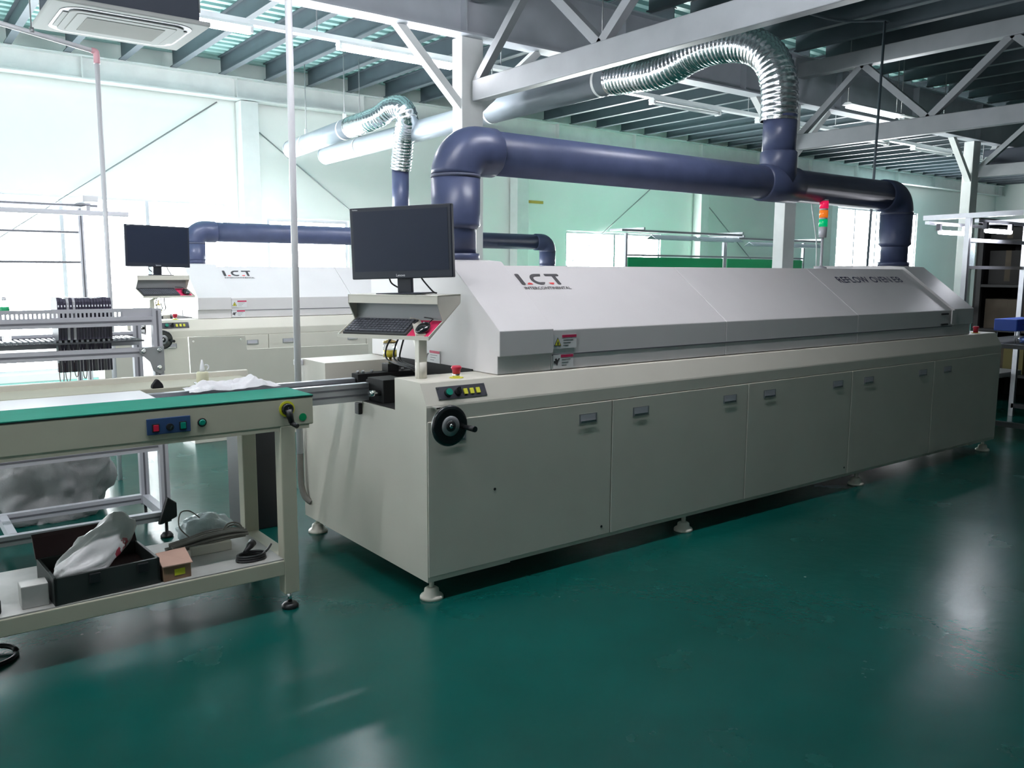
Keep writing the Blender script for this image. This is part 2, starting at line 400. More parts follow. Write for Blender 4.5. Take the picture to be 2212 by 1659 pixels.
for i, cx in enumerate(colx):
    t = thing('steel_column', col_names[i], 'column', (cx, 3.68, 0))
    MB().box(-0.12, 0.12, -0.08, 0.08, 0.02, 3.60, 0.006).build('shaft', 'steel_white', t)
    MB().box(-0.18, 0.18, -0.15, 0.15, 0.0, 0.02).build('base_plate', 'steel_grey', t)
    for s in (-1, 1):
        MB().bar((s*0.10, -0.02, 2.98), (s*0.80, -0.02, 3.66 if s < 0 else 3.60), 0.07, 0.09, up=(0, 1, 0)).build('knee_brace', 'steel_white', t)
    tr = thing('roof_truss', truss_lab[i], 'truss', (cx, 3.55, 3.02))
    y1 = 3.6-0.06-3.55; y0 = YF+0.05-3.55
    MB().box(-0.05, 0.05, y0, y1, 0.0, 0.19, 0.008).build('lower_chord', 'steel_white_shaded', tr)
    MB().box(-0.07, 0.07, y0, y1, 0.88, 1.06, 0.008).build('upper_chord', 'steel_white_shaded', tr)
    ly = 3.52; up = True
    while ly - 0.83 > YF:
        a = (0, ly-3.55, 0.17 if up else 0.90); b = (0, ly-0.83-3.55, 0.90 if up else 0.17)
        MB().bar(a, b, 0.075, 0.075, up=(1, 0, 0)).build('diagonal', 'steel_white_shaded', tr)
        ly -= 0.83; up = not up
wall_col_lab = ('white wall column between the brace rods on the left', 'white wall column under the flexible ducts', 'mint white wall column behind the green boards', 'wall column beside the far window on the right')
for i, cx in enumerate((2.70, 7.70, 12.70, 17.65)):
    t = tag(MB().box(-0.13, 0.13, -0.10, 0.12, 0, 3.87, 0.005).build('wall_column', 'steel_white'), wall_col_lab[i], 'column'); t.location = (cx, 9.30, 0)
rods = (((2.30, 3.84), (-1.9, 0.87)), ((2.86, 3.51), (6.9, 0.55)), ((12.2, 3.87), (8.2, 1.05)), ((12.86, 3.03), (16.6, 0.32)))
rod_lab = ('thin dark brace rod rising to the right across the left white wall', 'thin brace rod falling to the right behind the capped ducts',
           'thin brace rod rising across the mint wall beside the green boards', 'thin brace rod falling behind the second green board')
for (a, b), lb in zip(rods, rod_lab):
    tag(MB().tube([(a[0], 9.40, a[1]), (b[0], 9.40, b[1])], 0.010, 8).build('brace_rod', 'steel_grey'), lb, 'rod')

# ================================================================== REFLOW OVENS
HX0, HX1, HY, ZD, ZH, ZS = 0.44, 5.16, 0.076, 0.99, 1.19, 1.505
SY = 0.50
def warn_sign(parent, origin, ax, ay, w, h, kind):
    o = Vector(origin); ax = Vector(ax).normalized(); ay = Vector(ay).normalized()
    p = poly_plate([(0, 0), (w, 0), (w, h), (0, h)], o, ax, ay, 'label_white', 'warning_label', parent)
    x0 = w*0.37
    poly_plate([(x0, h*0.78), (w*0.985, h*0.78), (w*0.985, h*0.98), (x0, h*0.98)], o, ax, ay, 'label_red', 'header_strip', p, 0.0025)
    for j in range(3):
        poly_plate([(x0+w*0.05, h*(0.60-0.2*j)), (w*(0.85-0.1*j), h*(0.60-0.2*j)), (w*(0.85-0.1*j), h*(0.635-0.2*j)), (x0+w*0.05, h*(0.635-0.2*j))], o, ax, ay, 'ink', 'print_line', p, 0.0025)
    if kind == 'tri':
        poly_plate([(w*0.03, h*0.2), (w*0.33, h*0.2), (w*0.18, h*0.82)], o, ax, ay, 'ink', 'triangle_border', p, 0.0025)
        poly_plate([(w*0.065, h*0.24), (w*0.295, h*0.24), (w*0.18, h*0.72)], o, ax, ay, 'yellow', 'triangle', p, 0.0035)
        poly_plate([(w*0.15, h*0.29), (w*0.21, h*0.29), (w*0.20, h*0.52), (w*0.17, h*0.52)], o, ax, ay, 'ink', 'heat_symbol', p, 0.0045)
    else:
        poly_plate([(w*0.03, h*0.40), (w*0.14, h*0.33), (w*0.20, h*0.20), (w*0.24, h*0.50), (w*0.33, h*0.72), (w*0.26, h*0.74), (w*0.20, h*0.60), (w*0.16, h*0.74), (w*0.08, h*0.70), (w*0.10, h*0.55), (w*0.03, h*0.56)], o, ax, ay, 'ink', 'hand_symbol', p, 0.0025)
    return p
def make_oven(label, loc):
    O = thing('reflow_oven', label, 'machine', (0, 0, 0))
    L = 5.56
    # cabinet: left end with a trough for the conveyor, long middle, right end
    mb = MB()
    prof = [(0, 0.095), (0, 0.885), (0.002, 0.893), (0.052, 0.986), (0.060, 0.99), (0.276, 0.99), (0.276, 0.84), (1.017, 0.84), (1.017, 0.99), (1.325, 0.99), (1.325, 0.095)]
    mb.prism([(0, y, z) for y, z in prof], (0.46, 0, 0))
    prof2 = [(0.012, 0.095), (0.012, 0.825), (0, 0.826), (0, 0.885), (0.002, 0.893), (0.052, 0.986), (0.060, 0.99), (1.325, 0.99), (1.325, 0.095)]
    mb.prism([(0.46, y, z) for y, z in prof2], (5.1-0.46, 0, 0))
    mb.prism([(5.1, y, z) for y, z in prof], (L-5.1, 0, 0))
    mb.build('cabinet', 'ivory', O)
    MB().box(0.005, 0.435, 0.279, 1.014, 0.841, 0.846).build('trough_shade', 'black_matte', O)  # black sheet, the shadow in the trough put into its colour
    MB().box(0.432, 0.438, 0.28, 1.01, 0.846, 1.0).build('tunnel_opening', 'black_matte', O)
    # doors with recessed pulls
    for i in range(5):
        x0 = 0.004 + 1.112*i; x1 = x0 + 1.106
        d = MB().box(x0, x1, -0.004, 0.014, 0.118, 0.822, 0.003).build('door', 'ivory', O)
        hs = []
        if i > 0: hs.append(x0+0.205)
        if i < 4: hs.append(x1-0.165)
        if i == 0: hs.append(x0+0.14)
        for hx in hs:
            p = MB(); p.box(hx-0.060, hx+0.060, -0.0055, -0.003, 0.722, 0.770); p.build('pull_frame', 'steel_grey', d)
            p = MB(); p.box(hx-0.050, hx+0.050, -0.0065, -0.0045, 0.733, 0.766); p.build('pull_recess', 'alu_matte', d)
            p = MB(); p.box(hx-0.050, hx+0.050, -0.0105, -0.008, 0.727, 0.735); p.build('pull_lip', 'chrome', d)
    for x, z in ((0.365, 0.47), (1.05, 0.165), (3.3, 0.165)):
        MB().cyl((x, -0.0055, z), (x, -0.003, z), 0.007, seg=10).build('screw_hole', 'black', O)
    # hood: two end caps and three panels between them
    def hood(x0, x1, g, name, back=1.32):
        pr = [(HY-g, ZD+0.004), (HY-g, ZH+g*0.6), (SY-g*0.4, ZS+g), (back, ZS+g), (back, ZD+0.004)]
        return MB().prism([(x0, y, z) for y, z in pr], (x1-x0, 0, 0), 0.004).build(name, 'ivory_hood', O)
    def cap(x0, x1, s):
        g = 0.018
        pr = [(HY+0.004, ZD+0.002), (HY+0.004, ZD+0.088), (HY-0.014, ZD+0.088), (HY-0.014, ZH+0.008), (SY-0.008, ZS+0.020), (SY+0.10, ZS+0.028), (1.322, ZS+0.028), (1.322, ZD+0.002)]
        return MB().prism([(x0, y, z) for y, z in pr], (x1-x0, 0, 0), 0.003).build('hood_end_cap', 'ivory_hood', O)
    cap(HX0, 0.768, -1); cap(4.84, HX1, 1)
    for a, b in ((0.770, 2.098), (2.101, 3.498), (3.501, 4.838)): hood(a, b, 0.0, 'hood_panel')
    MB().box(0.77, 4.838, HY-0.003, HY+0.002, 1.065, 1.071).build('hood_seam', 'alu_slot', O)
    MB().box(4.79, 4.845, HY-0.024, HY-0.014, 1.085, 1.19).build('latch_strip', 'ivory_hood', O)
    # writing on the sloping hood
    ax = Vector((1, 0, 0)); ay = Vector((0, SY-HY, ZS-ZH)).normalized()
    def SP(x, y): return Vector((x, y, ZH+(ZS-ZH)*(y-HY)/(SY-HY)))
    sl = (SP(0, 0.44)-SP(0, 0.366)).length
    def logo(o, s):
        H = s
        def P(pts, m, nm): poly_plate([(x, y*H) for x, y in pts], o, ax, ay, m, nm, O)
        P([(0.000, 0.95), (0.006, 1.0), (0.020, 1.0), (0.026, 0.95), (0.026, 0.05), (0.020, 0.0), (0.006, 0.0), (0.0, 0.05)], 'ink', 'logo_letter_i')
        # C as an open ring
        pts = []
        for k in range(17):
            a = math.radians(90 + 195*k/16); pts.append((0.135+0.052*math.cos(a), 0.5+0.5*math.sin(a)))
        inn = []
        for k in range(17):
            a = math.radians(90 + 195*k/16); inn.append((0.135+0.030*math.cos(a), 0.5+0.28*math.sin(a)))
        Cs = [(0.175, 1.0)] + pts + [(0.158, 0.10), (0.165, 0.22)] + inn[::-1] + [(0.165, 0.78)]
        P(Cs, 'ink', 'logo_letter_c')
        P([(0.200, 0.80), (0.200, 1.0), (0.292, 1.0), (0.298, 0.90), (0.292, 0.80), (0.268, 0.80), (0.268, 0.05), (0.262, 0.0), (0.250, 0.0), (0.244, 0.05), (0.244, 0.80)], 'ink', 'logo_letter_t')
        P([(0.038, 0.02), (0.074, 0.02), (0.070, 0.13), (0.058, 0.20), (0.044, 0.15)], 'logo_red', 'logo_dot')
        P([(0.188, 0.18), (0.224, 0.18), (0.218, 0.05), (0.206, 0.0), (0.194, 0.06)], 'logo_red', 'logo_dot')
    logo(SP(0.808, 0.366), sl)
    text_part('INTERCONTINENTAL', 0.023, 0.315, SP(0.806, 0.334), ax, ay, 'ink', 'brand_lettering', O, bold=0.015)
    for wd, xa, xb in (('REFLOW', 3.73, 4.135), ('OVEN', 4.175, 4.455), ('E8', 4.495, 4.615)): text_part(wd, 0.072, xb-xa, SP(xa, 0.362), ax, ay, 'ink_blue', 'model_lettering', O, bold=0.012)
    # stickers
    warn_sign(O, (0.775, HY-0.002, 1.098), (1, 0, 0), (0, 0, 1), 0.152, 0.068, 'tri')
    warn_sign(O, (0.775, HY-0.002, 1.000), (1, 0, 0), (0, 0, 1), 0.132, 0.068, 'hand')
    warn_sign(O, (HX0-0.002, 0.735, 1.000), (0, -1, 0), (0, 0, 1), 0.158, 0.064, 'hand')
    # little latches at the right end of the hood front
    for z in (1.165, 1.085): MB().box(4.66, 4.76, HY-0.012, HY, z-0.008, z+0.006, 0.003).build('hood_latch', 'black', O)
    # control panel on the sloping edge
    pn = Vector((0, -0.88, 0.475)).normalized(); pu = Vector((0, 0.475, 0.88)).normalized()
    def CP(x, u): return Vector((x, 0.0015, 0.893)) + pu*u + pn*0.0005
    a = [CP(0.072, 0.022), CP(0.332, 0.022), CP(0.332, 0.082), CP(0.072, 0.082)]
    cp = MB().prism(a, pn*0.003).build('control_panel', 'panel_dark', O)
    for x in (0.080, 0.324):
        for u in (0.029, 0.075): q = CP(x, u)+pn*0.003; MB().cyl(q, q+pn*0.002, 0.004, seg=10).build('screw', 'chrome', cp)
    q = CP(0.125, 0.050)+pn*0.003; MB().cyl(q, q+pn*0.012, 0.018, seg=20).build('button_ring', 'black', cp)
    MB().cyl(q+pn*0.012, q+pn*0.020, 0.016, seg=20).build('green_button', 'green_btn', cp)
    q = CP(0.178, 0.050)+pn*0.003; MB().cyl(q, q+pn*0.010, 0.017, 0.015, seg=20).build('knob_base', 'black', cp)
    MB().bar(q+pn*0.018-pu*0.014, q+pn*0.018+pu*0.016, 0.010, 0.018, up=pn).build('selector_knob', 'black_gloss', cp)
    for x in (0.219, 0.253, 0.287):
        q = CP(x, 0.050)+pn*0.003; MB().bar(q-pu*0.013+pn*0.003, q+pu*0.013+pn*0.003, 0.019, 0.006, up=pn).build('yellow_switch', 'yellow', cp)
    # emergency stop
    es = MB().cyl((0.232, 0.115, ZD), (0.232, 0.115, ZD+0.003), 0.032, seg=24).build('emergency_stop_plate', 'yellow', O)
    MB().cyl((0.232, 0.115, ZD+0.003), (0.232, 0.115, ZD+0.022), 0.017, seg=20).build('stop_collar', 'chrome', es)
    MB().lathe([(0.018, 0.020), (0.019, 0.036), (0.024, 0.044), (0.024, 0.050), (0.018, 0.056)], (0.232, 0.115, ZD)).build('stop_button', 'red', es)
    es2 = MB().cyl((5.34, 0.115, ZD), (5.34, 0.115, ZD+0.003), 0.032, seg=24).build('emergency_stop_plate', 'yellow', O)
    MB().lathe([(0.018, 0.003), (0.019, 0.036), (0.024, 0.044), (0.024, 0.050), (0.018, 0.056)], (5.34, 0.115, ZD)).build('stop_button', 'red', es2)
    # hand wheel
    wc = Vector((0.052, 0, 0.818))
    hw = MB().lathe([(0.030, -0.085), (0.078, -0.088), (0.088, -0.094), (0.090, -0.104), (0.086, -0.112), (0.074, -0.114), (0.045, -0.110), (0.030, -0.112)], wc, 'y', 36).build('hand_wheel', 'black_gloss', O)
    MB().lathe([(0.026, -0.1115), (0.044, -0.1115), (0.044, -0.1145), (0.026, -0.1145)], wc, 'y', 32).build('wheel_ring', 'steel_grey', hw)
    MB().lathe([(0.024, -0.110), (0.024, -0.116), (0.010, -0.118), (0.006, -0.118)], wc, 'y', 24).build('wheel_hub', 'black', hw)
    MB().lathe([(0.0095, -0.117), (0.0095, -0.120), (0.003, -0.121)], wc, 'y', 16).build('wheel_screw', 'chrome', hw)
    MB().cyl((0.052, 0.01, 0.818), (0.052, -0.086, 0.818), 0.013, seg=16).build('wheel_shaft', 'chrome', hw)
    h0 = wc + Vector((0.072, -0.108, -0.012))
    MB().tube([h0, h0+Vector((0.004, -0.03, 0)), h0+Vector((0.006, -0.075, 0))], [0.009, 0.012, 0.013], 16).build('wheel_handle', 'black', hw)
    MB().box(0.02, 0.05, -0.05, 0.0, 0.885, 0.892).build('wheel_bracket', 'chrome', hw)
    # levelling feet
    for x in (0.05, 1.75, 3.55, 5.48):
        for y in (0.05, 1.27):
            f = MB().lathe([(0.054, 0.0), (0.054, 0.010), (0.050, 0.016), (0.036, 0.024), (0.033, 0.044), (0.022, 0.052)], (x, y, 0)).build('levelling_foot', 'ivory', O)
            MB().cyl((x, y, 0.05), (x, y, 0.098), 0.013, seg=6).build('foot_bolt', 'ivory', f)
    # conveyor inside the trough
    c1 = MB(); c1.box(0.032, 0.44, 0.56, 0.62, 0.885, 0.945, 0.003); c1.build('rail_black', 'black_matte', O)
    c2 = MB(); c2.box(0.052, 0.44, 0.745, 0.815, 0.885, 0.955, 0.003); c2.build('rail_black', 'black_matte', O)
    c3 = MB(); c3.box(0.03, 0.16, 0.44, 0.60, 0.846, 0.958, 0.004); c3.build('rail_support', 'black_matte', O)
    MB().cyl((-0.03, 0.47, 0.895), (0.03, 0.47, 0.895), 0.014, seg=18).build('drive_roller', 'chrome', O)
    for x in (0.07, 0.10, 0.15, 0.33): MB().cyl((x, 0.78, 0.955), (x, 0.78, 0.968), 0.008, seg=8).build('rail_screw', 'steel_grey', O)
    MB().box(-0.020, 0.0, 0.60, 0.645, 0.775, 0.832, 0.004).build('sensor_block', 'black', O)
    # drip oiler standing on the rear rail
    ob = MB().box(0.225, 0.29, 0.745, 0.81, 0.955, 0.997, 0.002).build('oiler_block', 'black', O)
    oc = (0.257, 0.778, 0)
    MB().cyl((oc[0], oc[1], 0.995), (oc[0], oc[1], 1.03), 0.009, seg=12).build('oiler_stem', 'brass', ob)
    MB().cyl((oc[0], oc[1], 1.03), (oc[0], oc[1], 1.067), 0.035, seg=24).build('oil', 'oil', ob)
    MB().cyl((oc[0], oc[1], 1.067), (oc[0], oc[1], 1.103), 0.036, seg=24).build('oiler_glass', 'glass', ob)
    MB().lathe([(0.037, 1.103), (0.038, 1.111), (0.020, 1.117), (0.008, 1.121), (0.007, 1.147), (0.010, 1.151), (0.004, 1.160)], oc, 'z', 20).build('oiler_cap', 'brass', ob)
    # signal tower on the hood
    tx, ty = 3.93, 0.66
    st = MB().lathe([(0.045, ZS), (0.040, ZS+0.012), (0.014, ZS+0.02), (0.010, ZS+0.03), (0.010, ZS+0.24)], (tx, ty, 0), 'z', 16).build('signal_tower', 'alu_matte', O)
    MB().cyl((tx, ty, ZS+0.235), (tx, ty, ZS+0.315), 0.028, 0.031, seg=18).build('tower_socket', 'alu_matte', st)
    z = ZS+0.315
    for nm, m in (('green_lens', 'green_lamp'), ('amber_lens', 'amber_lamp'), ('red_lens', 'red_lamp')):
        MB().cyl((tx, ty, z), (tx, ty, z+0.056), 0.032, seg=18).build(nm, m, st); z += 0.056
        MB().cyl((tx, ty, z), (tx, ty, z+0.012), 0.030, seg=18).build('lens_ring', 'alu_matte', st); z += 0.012
    return O
ovenA = make_oven('front ivory reflow oven with sloping hood, black hand wheel and five doors', (0, 0, 0))
ovenB = copy_tree(ovenA); ovenB['label'] = 'rear ivory reflow oven in the bright hall behind the front one'
DX, DY = 0.236, 5.282
ovenB.location = (DX, DY, 0)
for o in (ovenA, ovenB): o['group'] = 'two reflow ovens'

# consoles -----------------------------------------------------------
def console(oven, oloc, post, mid, yaw, mlabel, klabel, mslabel, padlabel, tilt=0.0, mw=0.535):
    """post: foot of the post; mid: centre of the front top edge of the housing; yaw: direction of the housing's right-hand axis"""
    oloc = Vector(oloc); u = Vector((math.sin(yaw), math.cos(yaw), 0)); v = Vector((-u.y, u.x, 0))
    if v.dot(Vector(mid)-CAM) < 0: v = -v
    mid = Vector(mid); zt = mid.z
    def C(a, b, z): return Vector((mid.x, mid.y, 0)) + u*a + v*b + Vector((0, 0, z))
    w = 0.235
    hs = MB()
    top = [C(-w, 0, zt), C(w, 0, zt), C(w, 0.26, zt), C(-w, 0.26, zt)]
    hs.prism([p-Vector((0, 0, 0.006)) for p in top], (0, 0, 0.006))
    hs.prism([C(-w, 0, zt-0.040), C(w, 0, zt-0.040), C(w, 0.004, zt-0.040), C(-w, 0.004, zt-0.040)], (0, 0, 0.036))
    hs.prism([C(-w, 0.256, zt-0.04), C(w, 0.256, zt-0.04), C(w, 0.26, zt-0.04), C(-w, 0.26, zt-0.04)], (0, 0, 0.036))
    side = [(0, 0), (0.26, 0), (0.26, -0.04), (-0.10, -0.198), (-0.10, -0.180), (0.055, -0.118), (0.0, -0.040)]
    for s in (-w, w-0.004): hs.prism([C(s, b, zt+z) for b, z in side], u*0.004)
    h = hs.build('console_housing', 'ivory', oven, oloc)
    tr = MB(); tr.prism([C(-w, -0.10, zt-0.198), C(w, -0.10, zt-0.198), C(w, 0.255, zt-0.045), C(-w, 0.255, zt-0.045)], (0, 0, 0.005))
    tr.prism([C(-w, -0.104, zt-0.198), C(w, -0.104, zt-0.198), C(w, -0.100, zt-0.198), C(-w, -0.100, zt-0.198)], (0, 0, 0.018))
    tr.build('console_tray', 'ivory', h, oloc)
    bk = MB(); bk.prism([C(-w+0.004, 0.075, zt-0.118), C(w-0.004, 0.075, zt-0.118), C(w-0.004, 0.079, zt-0.118), C(-w+0.004, 0.079, zt-0.118)], (0, 0, 0.112)); bk.build('console_back', 'steel_grey', h, oloc)
    p = Vector(post); ps = MB(); top_z = zt-0.16
    ps.box(p.x-0.022, p.x+0.022, p.y-0.018, p.y+0.018, p.z, top_z-0.02, 0.003)
    ps.bar((p.x, p.y, top_z-0.045), C(0.05, 0.12, zt-0.13), 0.045, 0.07)
    ps.build('console_post', 'ivory', h, oloc)
    MB().tube([(p.x, p.y, p.z), (p.x, p.y, p.z+0.075)], 0.026, 18).build('post_sleeve', 'ivory', h, oloc)
    # monitor on the shelf
    mloc = C(0.0, 0.13, zt)
    ang = math.atan2(u.y, u.x)
    M = thing('monitor', mlabel, 'monitor', mloc, 'monitors on the oven consoles', ang)
    MB().box(-0.12, 0.12, -0.07, 0.09, 0.0, 0.008, 0.003).build('stand_base', 'bezel', M)
    MB().box(-0.038, 0.038, 0.0, 0.022, 0.006, 0.16, 0.003).build('stand_neck', 'bezel', M)
    mh = mw*0.635; z0 = 0.075
    pan = MB().box(-mw/2, mw/2, -0.028, 0.004, z0, z0+mh, 0.005).build('panel_housing', 'bezel', M)
    MB().box(-mw/2+0.018, mw/2-0.018, -0.0292, -0.0275, z0+0.036, z0+mh-0.018).build('screen', 'screen', pan)
    text_part('Lenovo', 0.012, 0.046, (-0.026, -0.0285, z0+0.010), (1, 0, 0), (0, 0, 1), 'print_white', 'brand_lettering', pan)
    text_part('ThinkVision', 0.005, 0.030, (-mw/2+0.016, -0.0285, z0+mh-0.012), (1, 0, 0), (0, 0, 1), 'print_white', 'model_lettering', pan)
    MB().tube(catmull([(-0.08, -0.002, z0+0.01), (-0.075, 0.01, z0-0.02), (-0.045, 0.02, z0-0.042), (-0.02, 0.02, z0-0.05)], 6), 0.004, 8).build('cable', 'black', M)
    MB().tube(catmull([(0.085, 0.0, z0+0.01), (0.10, 0.015, z0-0.02), (0.135, 0.03, 0.01), (0.145, 0.05, 0.002)], 6), 0.004, 8).build('cable', 'black', M)
    M.rotation_euler = (0, tilt, ang)
    # keyboard, pad and mouse lie on the sloping tray
    ta = math.atan2(0.153, 0.355)
    def lying(o, a, b):
        o.location = C(a, b, zt-0.198+0.153*(b+0.10)/0.355+0.0055); o.rotation_euler = (ta, 0, ang); return o
    K = lying(thing('keyboard', klabel, 'keyboard', (0, 0, 0), 'keyboards on the console trays'), -0.055, -0.012)
    MB().box(-0.165, 0.165, -0.072, 0.076, 0.0, 0.012, 0.003).build('keyboard_base', 'charcoal', K)
    ks = MB()
    for r in range(6):
        n = 17
        for c_ in range(n):
            if r == 0 and 4 <= c_ <= 8: continue
            x = -0.156 + 0.312*c_/n; y = -0.064 + 0.022*r
            ks.box(x, x+0.0155, y, y+0.017, 0.011, 0.019)
    ks.box(-0.156+0.312*4/17, -0.156+0.312*9/17-0.003, -0.064, -0.047, 0.011, 0.019)
    kk = ks.build('keys', 'key_grey', K); kk['kind'] = 'stuff'
    Pd = lying(MB().prism([(-0.062, -0.075, 0), (0.048, -0.075, 0), (0.048, 0.085, 0), (-0.062, 0.085, 0)], (0, 0, 0.002)).build('mouse_pad', 'pad_red'), 0.175, -0.012)
    tag(Pd, padlabel, 'mouse pad', 'mouse pads')
    Ms = lying(thing('computer_mouse', mslabel, 'mouse', (0, 0, 0), 'computer mice'), 0.178, -0.035)
    mb = MB(); mb.sphere((0, 0, 0.018), 0.032, 0.052, 0.020, 20, 12); mb.build('mouse_shell', 'black_gloss', Ms)
    MB().cyl((0, 0.030, 0.030), (0.0, 0.018, 0.038), 0.004, seg=10).build('scroll_wheel', 'steel_grey', Ms)
    MB().tube(catmull([(0, 0.05, 0.015), (0.01, 0.075, 0.02), (0.0, 0.11, 0.012), (-0.05, 0.125, 0.010)], 6), 0.0025, 8).build('mouse_cord', 'black', Ms)
    # cables hanging under the housing
    cb = MB()
    for s in (0.0, 0.02, 0.035):
        cb.tube(catmull([C(0.0+s, 0.10, zt-0.14), C(-0.06+s*2.2, 0.06, zt-0.24), C(-0.055+s*2, 0.05, zt-0.31), (p.x-0.02+s, p.y+0.06, p.z+0.04), (p.x+0.05, p.y+0.11, p.z+0.004)], 8), 0.0045, 8)
    cb.build('console_cables', 'black', h, oloc)
    return M
console(ovenA, (0, 0, 0), (0.091, 0.193, ZD), atD(847, 637, 4.00), math.radians(147), 'black monitor on the front oven console, screen facing the aisle', 'black keyboard on the tray of the front console', 'black mouse on the red pad of the front console', 'red mouse pad beside the keyboard of the front console', tilt=-0.03)
console(ovenB, (DX, DY, 0), (0.27, 5.44, ZD), atD(354, 595, 8.30), math.radians(82), 'smaller looking black monitor on the rear oven console, against the bright wall', 'keyboard on the tray of the rear console', 'mouse on the tray of the rear console', 'mouse pad on the tray of the rear console', tilt=0.015, mw=0.585)

# exhaust pipes ------------------------------------------------------
R_P, R_S = 0.118, 0.130
def exhaust(label, rx0, rx1, y, zc, riser_x, riser_top, z0, rs=1.0):
    E = thing('exhaust_pipe', label, 'pipe', (0, 0, 0), 'grey exhaust pipes on the ovens')
    rp, rsk = R_P*rs, R_S*rs; er = rp*1.15
    for x, s in ((rx0, 1), (rx1, -1)):
        MB().tube([(x, y, z0), (x, y, zc-er-0.10)], rp*0.92, 32).build('riser', 'pvc', E)
        MB().tube([(x, y, z0), (x, y, z0+0.035)], rp*1.06, 32).build('riser_flange', 'pvc', E)
        zs = zc-er-0.02-min(0.24, zc-er-z0-0.06)
        MB().tube([(x, y, zs-0.02), (x, y, zs), (x, y, zs+0.012), (x, y, zc-er-0.005)], [rp*0.93, rsk*1.0, rsk, rsk], 32).build('socket', 'pvc', E)
        MB().tube([(x, y, zc-er-0.012), (x, y, zc-er+0.004)], rsk*1.02, 32).build('glue_seam', 'pvc_seal', E)
        a = arc((x+s*er, y, zc-er), er, math.pi, math.pi/2, (s, 0, 0), (0, 0, 1), 14)
        MB().tube([a[0]] + a[1:-1] + [a[-1], a[-1]+Vector((s*0.10, 0, 0)), a[-1]+Vector((s*0.115, 0, 0))], [rsk]*(len(a)+1) + [rp*1.0], 32).build('elbow', 'pvc', E)
    MB().tube([(rx0+er+0.05, y, zc), (rx1-er-0.05, y, zc)], rp, 32).build('main_pipe', 'pvc', E)
    # tee and riser towards the flexible duct
    MB().tube([(riser_x-0.20, y, zc), (riser_x-0.19, y, zc), (riser_x+0.19, y, zc), (riser_x+0.20, y, zc)], [rp, rsk, rsk, rp], 32).build('tee_body', 'pvc', E)
    MB().tube([(riser_x, y, zc), (riser_x, y, zc+rsk+0.09), (riser_x, y, zc+rsk+0.10)], [rsk, rsk, rp], 32).build('tee_branch', 'pvc', E)
    MB().tube([(riser_x, y, zc+rsk+0.05), (riser_x, y, riser_top)], rp, 32).build('branch_riser', 'pvc', E)
    return E
exhaust('large dark grey exhaust pipe bridging the hood of the front oven', 0.632, 5.09, 0.72, 2.11, 3.42, 2.60, ZS+0.028)
exhaust('dark grey exhaust pipe above the rear oven', DX+0.627, DX+5.40, DY+0.72, 1.865, 3.33, 2.68, ZS+0.028, 0.86)
def flex(label, P, r):
    pts = catmull(P, 60); L = 0; out = [pts[0]]; res = [r]
    step = 0.0085; acc = 0.0; dist = 0.0; rnd = random.Random(3)
    for i in range(1, len(pts)):
        dd = (pts[i]-pts[i-1]).length; acc += dd; dist += dd
        if acc >= step:
            acc = 0.0; ph = dist/0.040*2*math.pi
            out.append(pts[i]); res.append(r*(1 + 0.060*max(0, math.sin(ph))**2 - 0.012 + 0.012*math.sin(dist*9) + rnd.uniform(-0.006, 0.006)))
    mb = MB(); mb.tube(out, res, 36, False)
    t = thing('flexible_duct', label, 'duct', P[0], 'silver flexible ducts')
    mb.build('foil_hose', 'foil', t, P[0])
    for q, n in ((0, 1), (len(pts)-1, -1)):
        a = pts[q]; b = pts[q+n*6]
        MB().tube([a, a+(b-a).normalized()*0.02], r*1.03, 32, False).build('hose_clamp', 'chrome', t, P[0])
    return t
xs = 3.42
pp = [(1682, 262), (1684, 215), (1681, 168), (1664, 126), (1630, 101), (1588, 95), (1545, 101), (1500, 117), (1457, 142), (1415, 158), (1370, 166), (1322, 172)]
P1 = [onX(a, b, xs) for a, b in pp]
flex('large silver foil duct arching up from the front oven exhaust', P1, 0.128)
xe = 2.98
q2 = [(866, 366, 3.33), (870, 325, 3.32), (874, 285, 3.29), (880, 255, 3.24), (868, 232, 3.18), (845, 233, 3.12), (822, 250, 3.06), (795, 262, 3.0), (757, 275, xe)]
P2 = [onX(a, b, x) for a, b, x in q2]
flex('smaller silver foil duct bending over behind the tall white pipe', P2, 0.122)
def ceil_pipe(label, a, b, r, clamps):
    a = Vector(a); b = Vector(b); t = thing('ceiling_duct', label, 'pipe', a, 'pale ducts hung from the ceiling')
    MB().tube([a, b], r, 32).build('duct_pipe', 'pipe_grey', t, a)
    MB().tube([b-(b-a).normalized()*0.02, b+(b-a).normalized()*0.004], r*1.03, 32).build('end_cap', 'pipe_grey', t, a)
    for y in clamps:
        f = (y-a.y)/(b.y-a.y); p = a+(b-a)*f
        c = MB(); c.tube([p-Vector((0, 0.015, 0)), p+Vector((0, 0.015, 0))], r*1.04, 32, False); cl = c.build('clamp_ring', 'steel_white', t, a)
        MB().tube([p+Vector((0, 0, r)), (p.x, p.y, 4.2)], 0.006, 8).build('hanger_rod', 'steel_grey', cl, a)
        MB().box(p.x-0.02, p.x+0.02, p.y-0.012, p.y+0.012, p.z+r, p.z+r+0.07).build('hanger_lug', 'steel_white', cl, a)
    return t
e1 = onX(704, 336, xs)
ceil_pipe('long pale duct passing behind the white column, capped near the wall', P1[-1] + Vector((0, -0.03, 0)), (xs, 8.25, e1.z), 0.120, (2.6, 4.25, 7.2))
e2 = onX(632, 322, xe)
ceil_pipe('short pale capped duct ending behind the tall white pipe', P2[-1] + Vector((0, -0.03, 0)), (xe, 8.42, e2.z), 0.120, (6.75, 7.9))

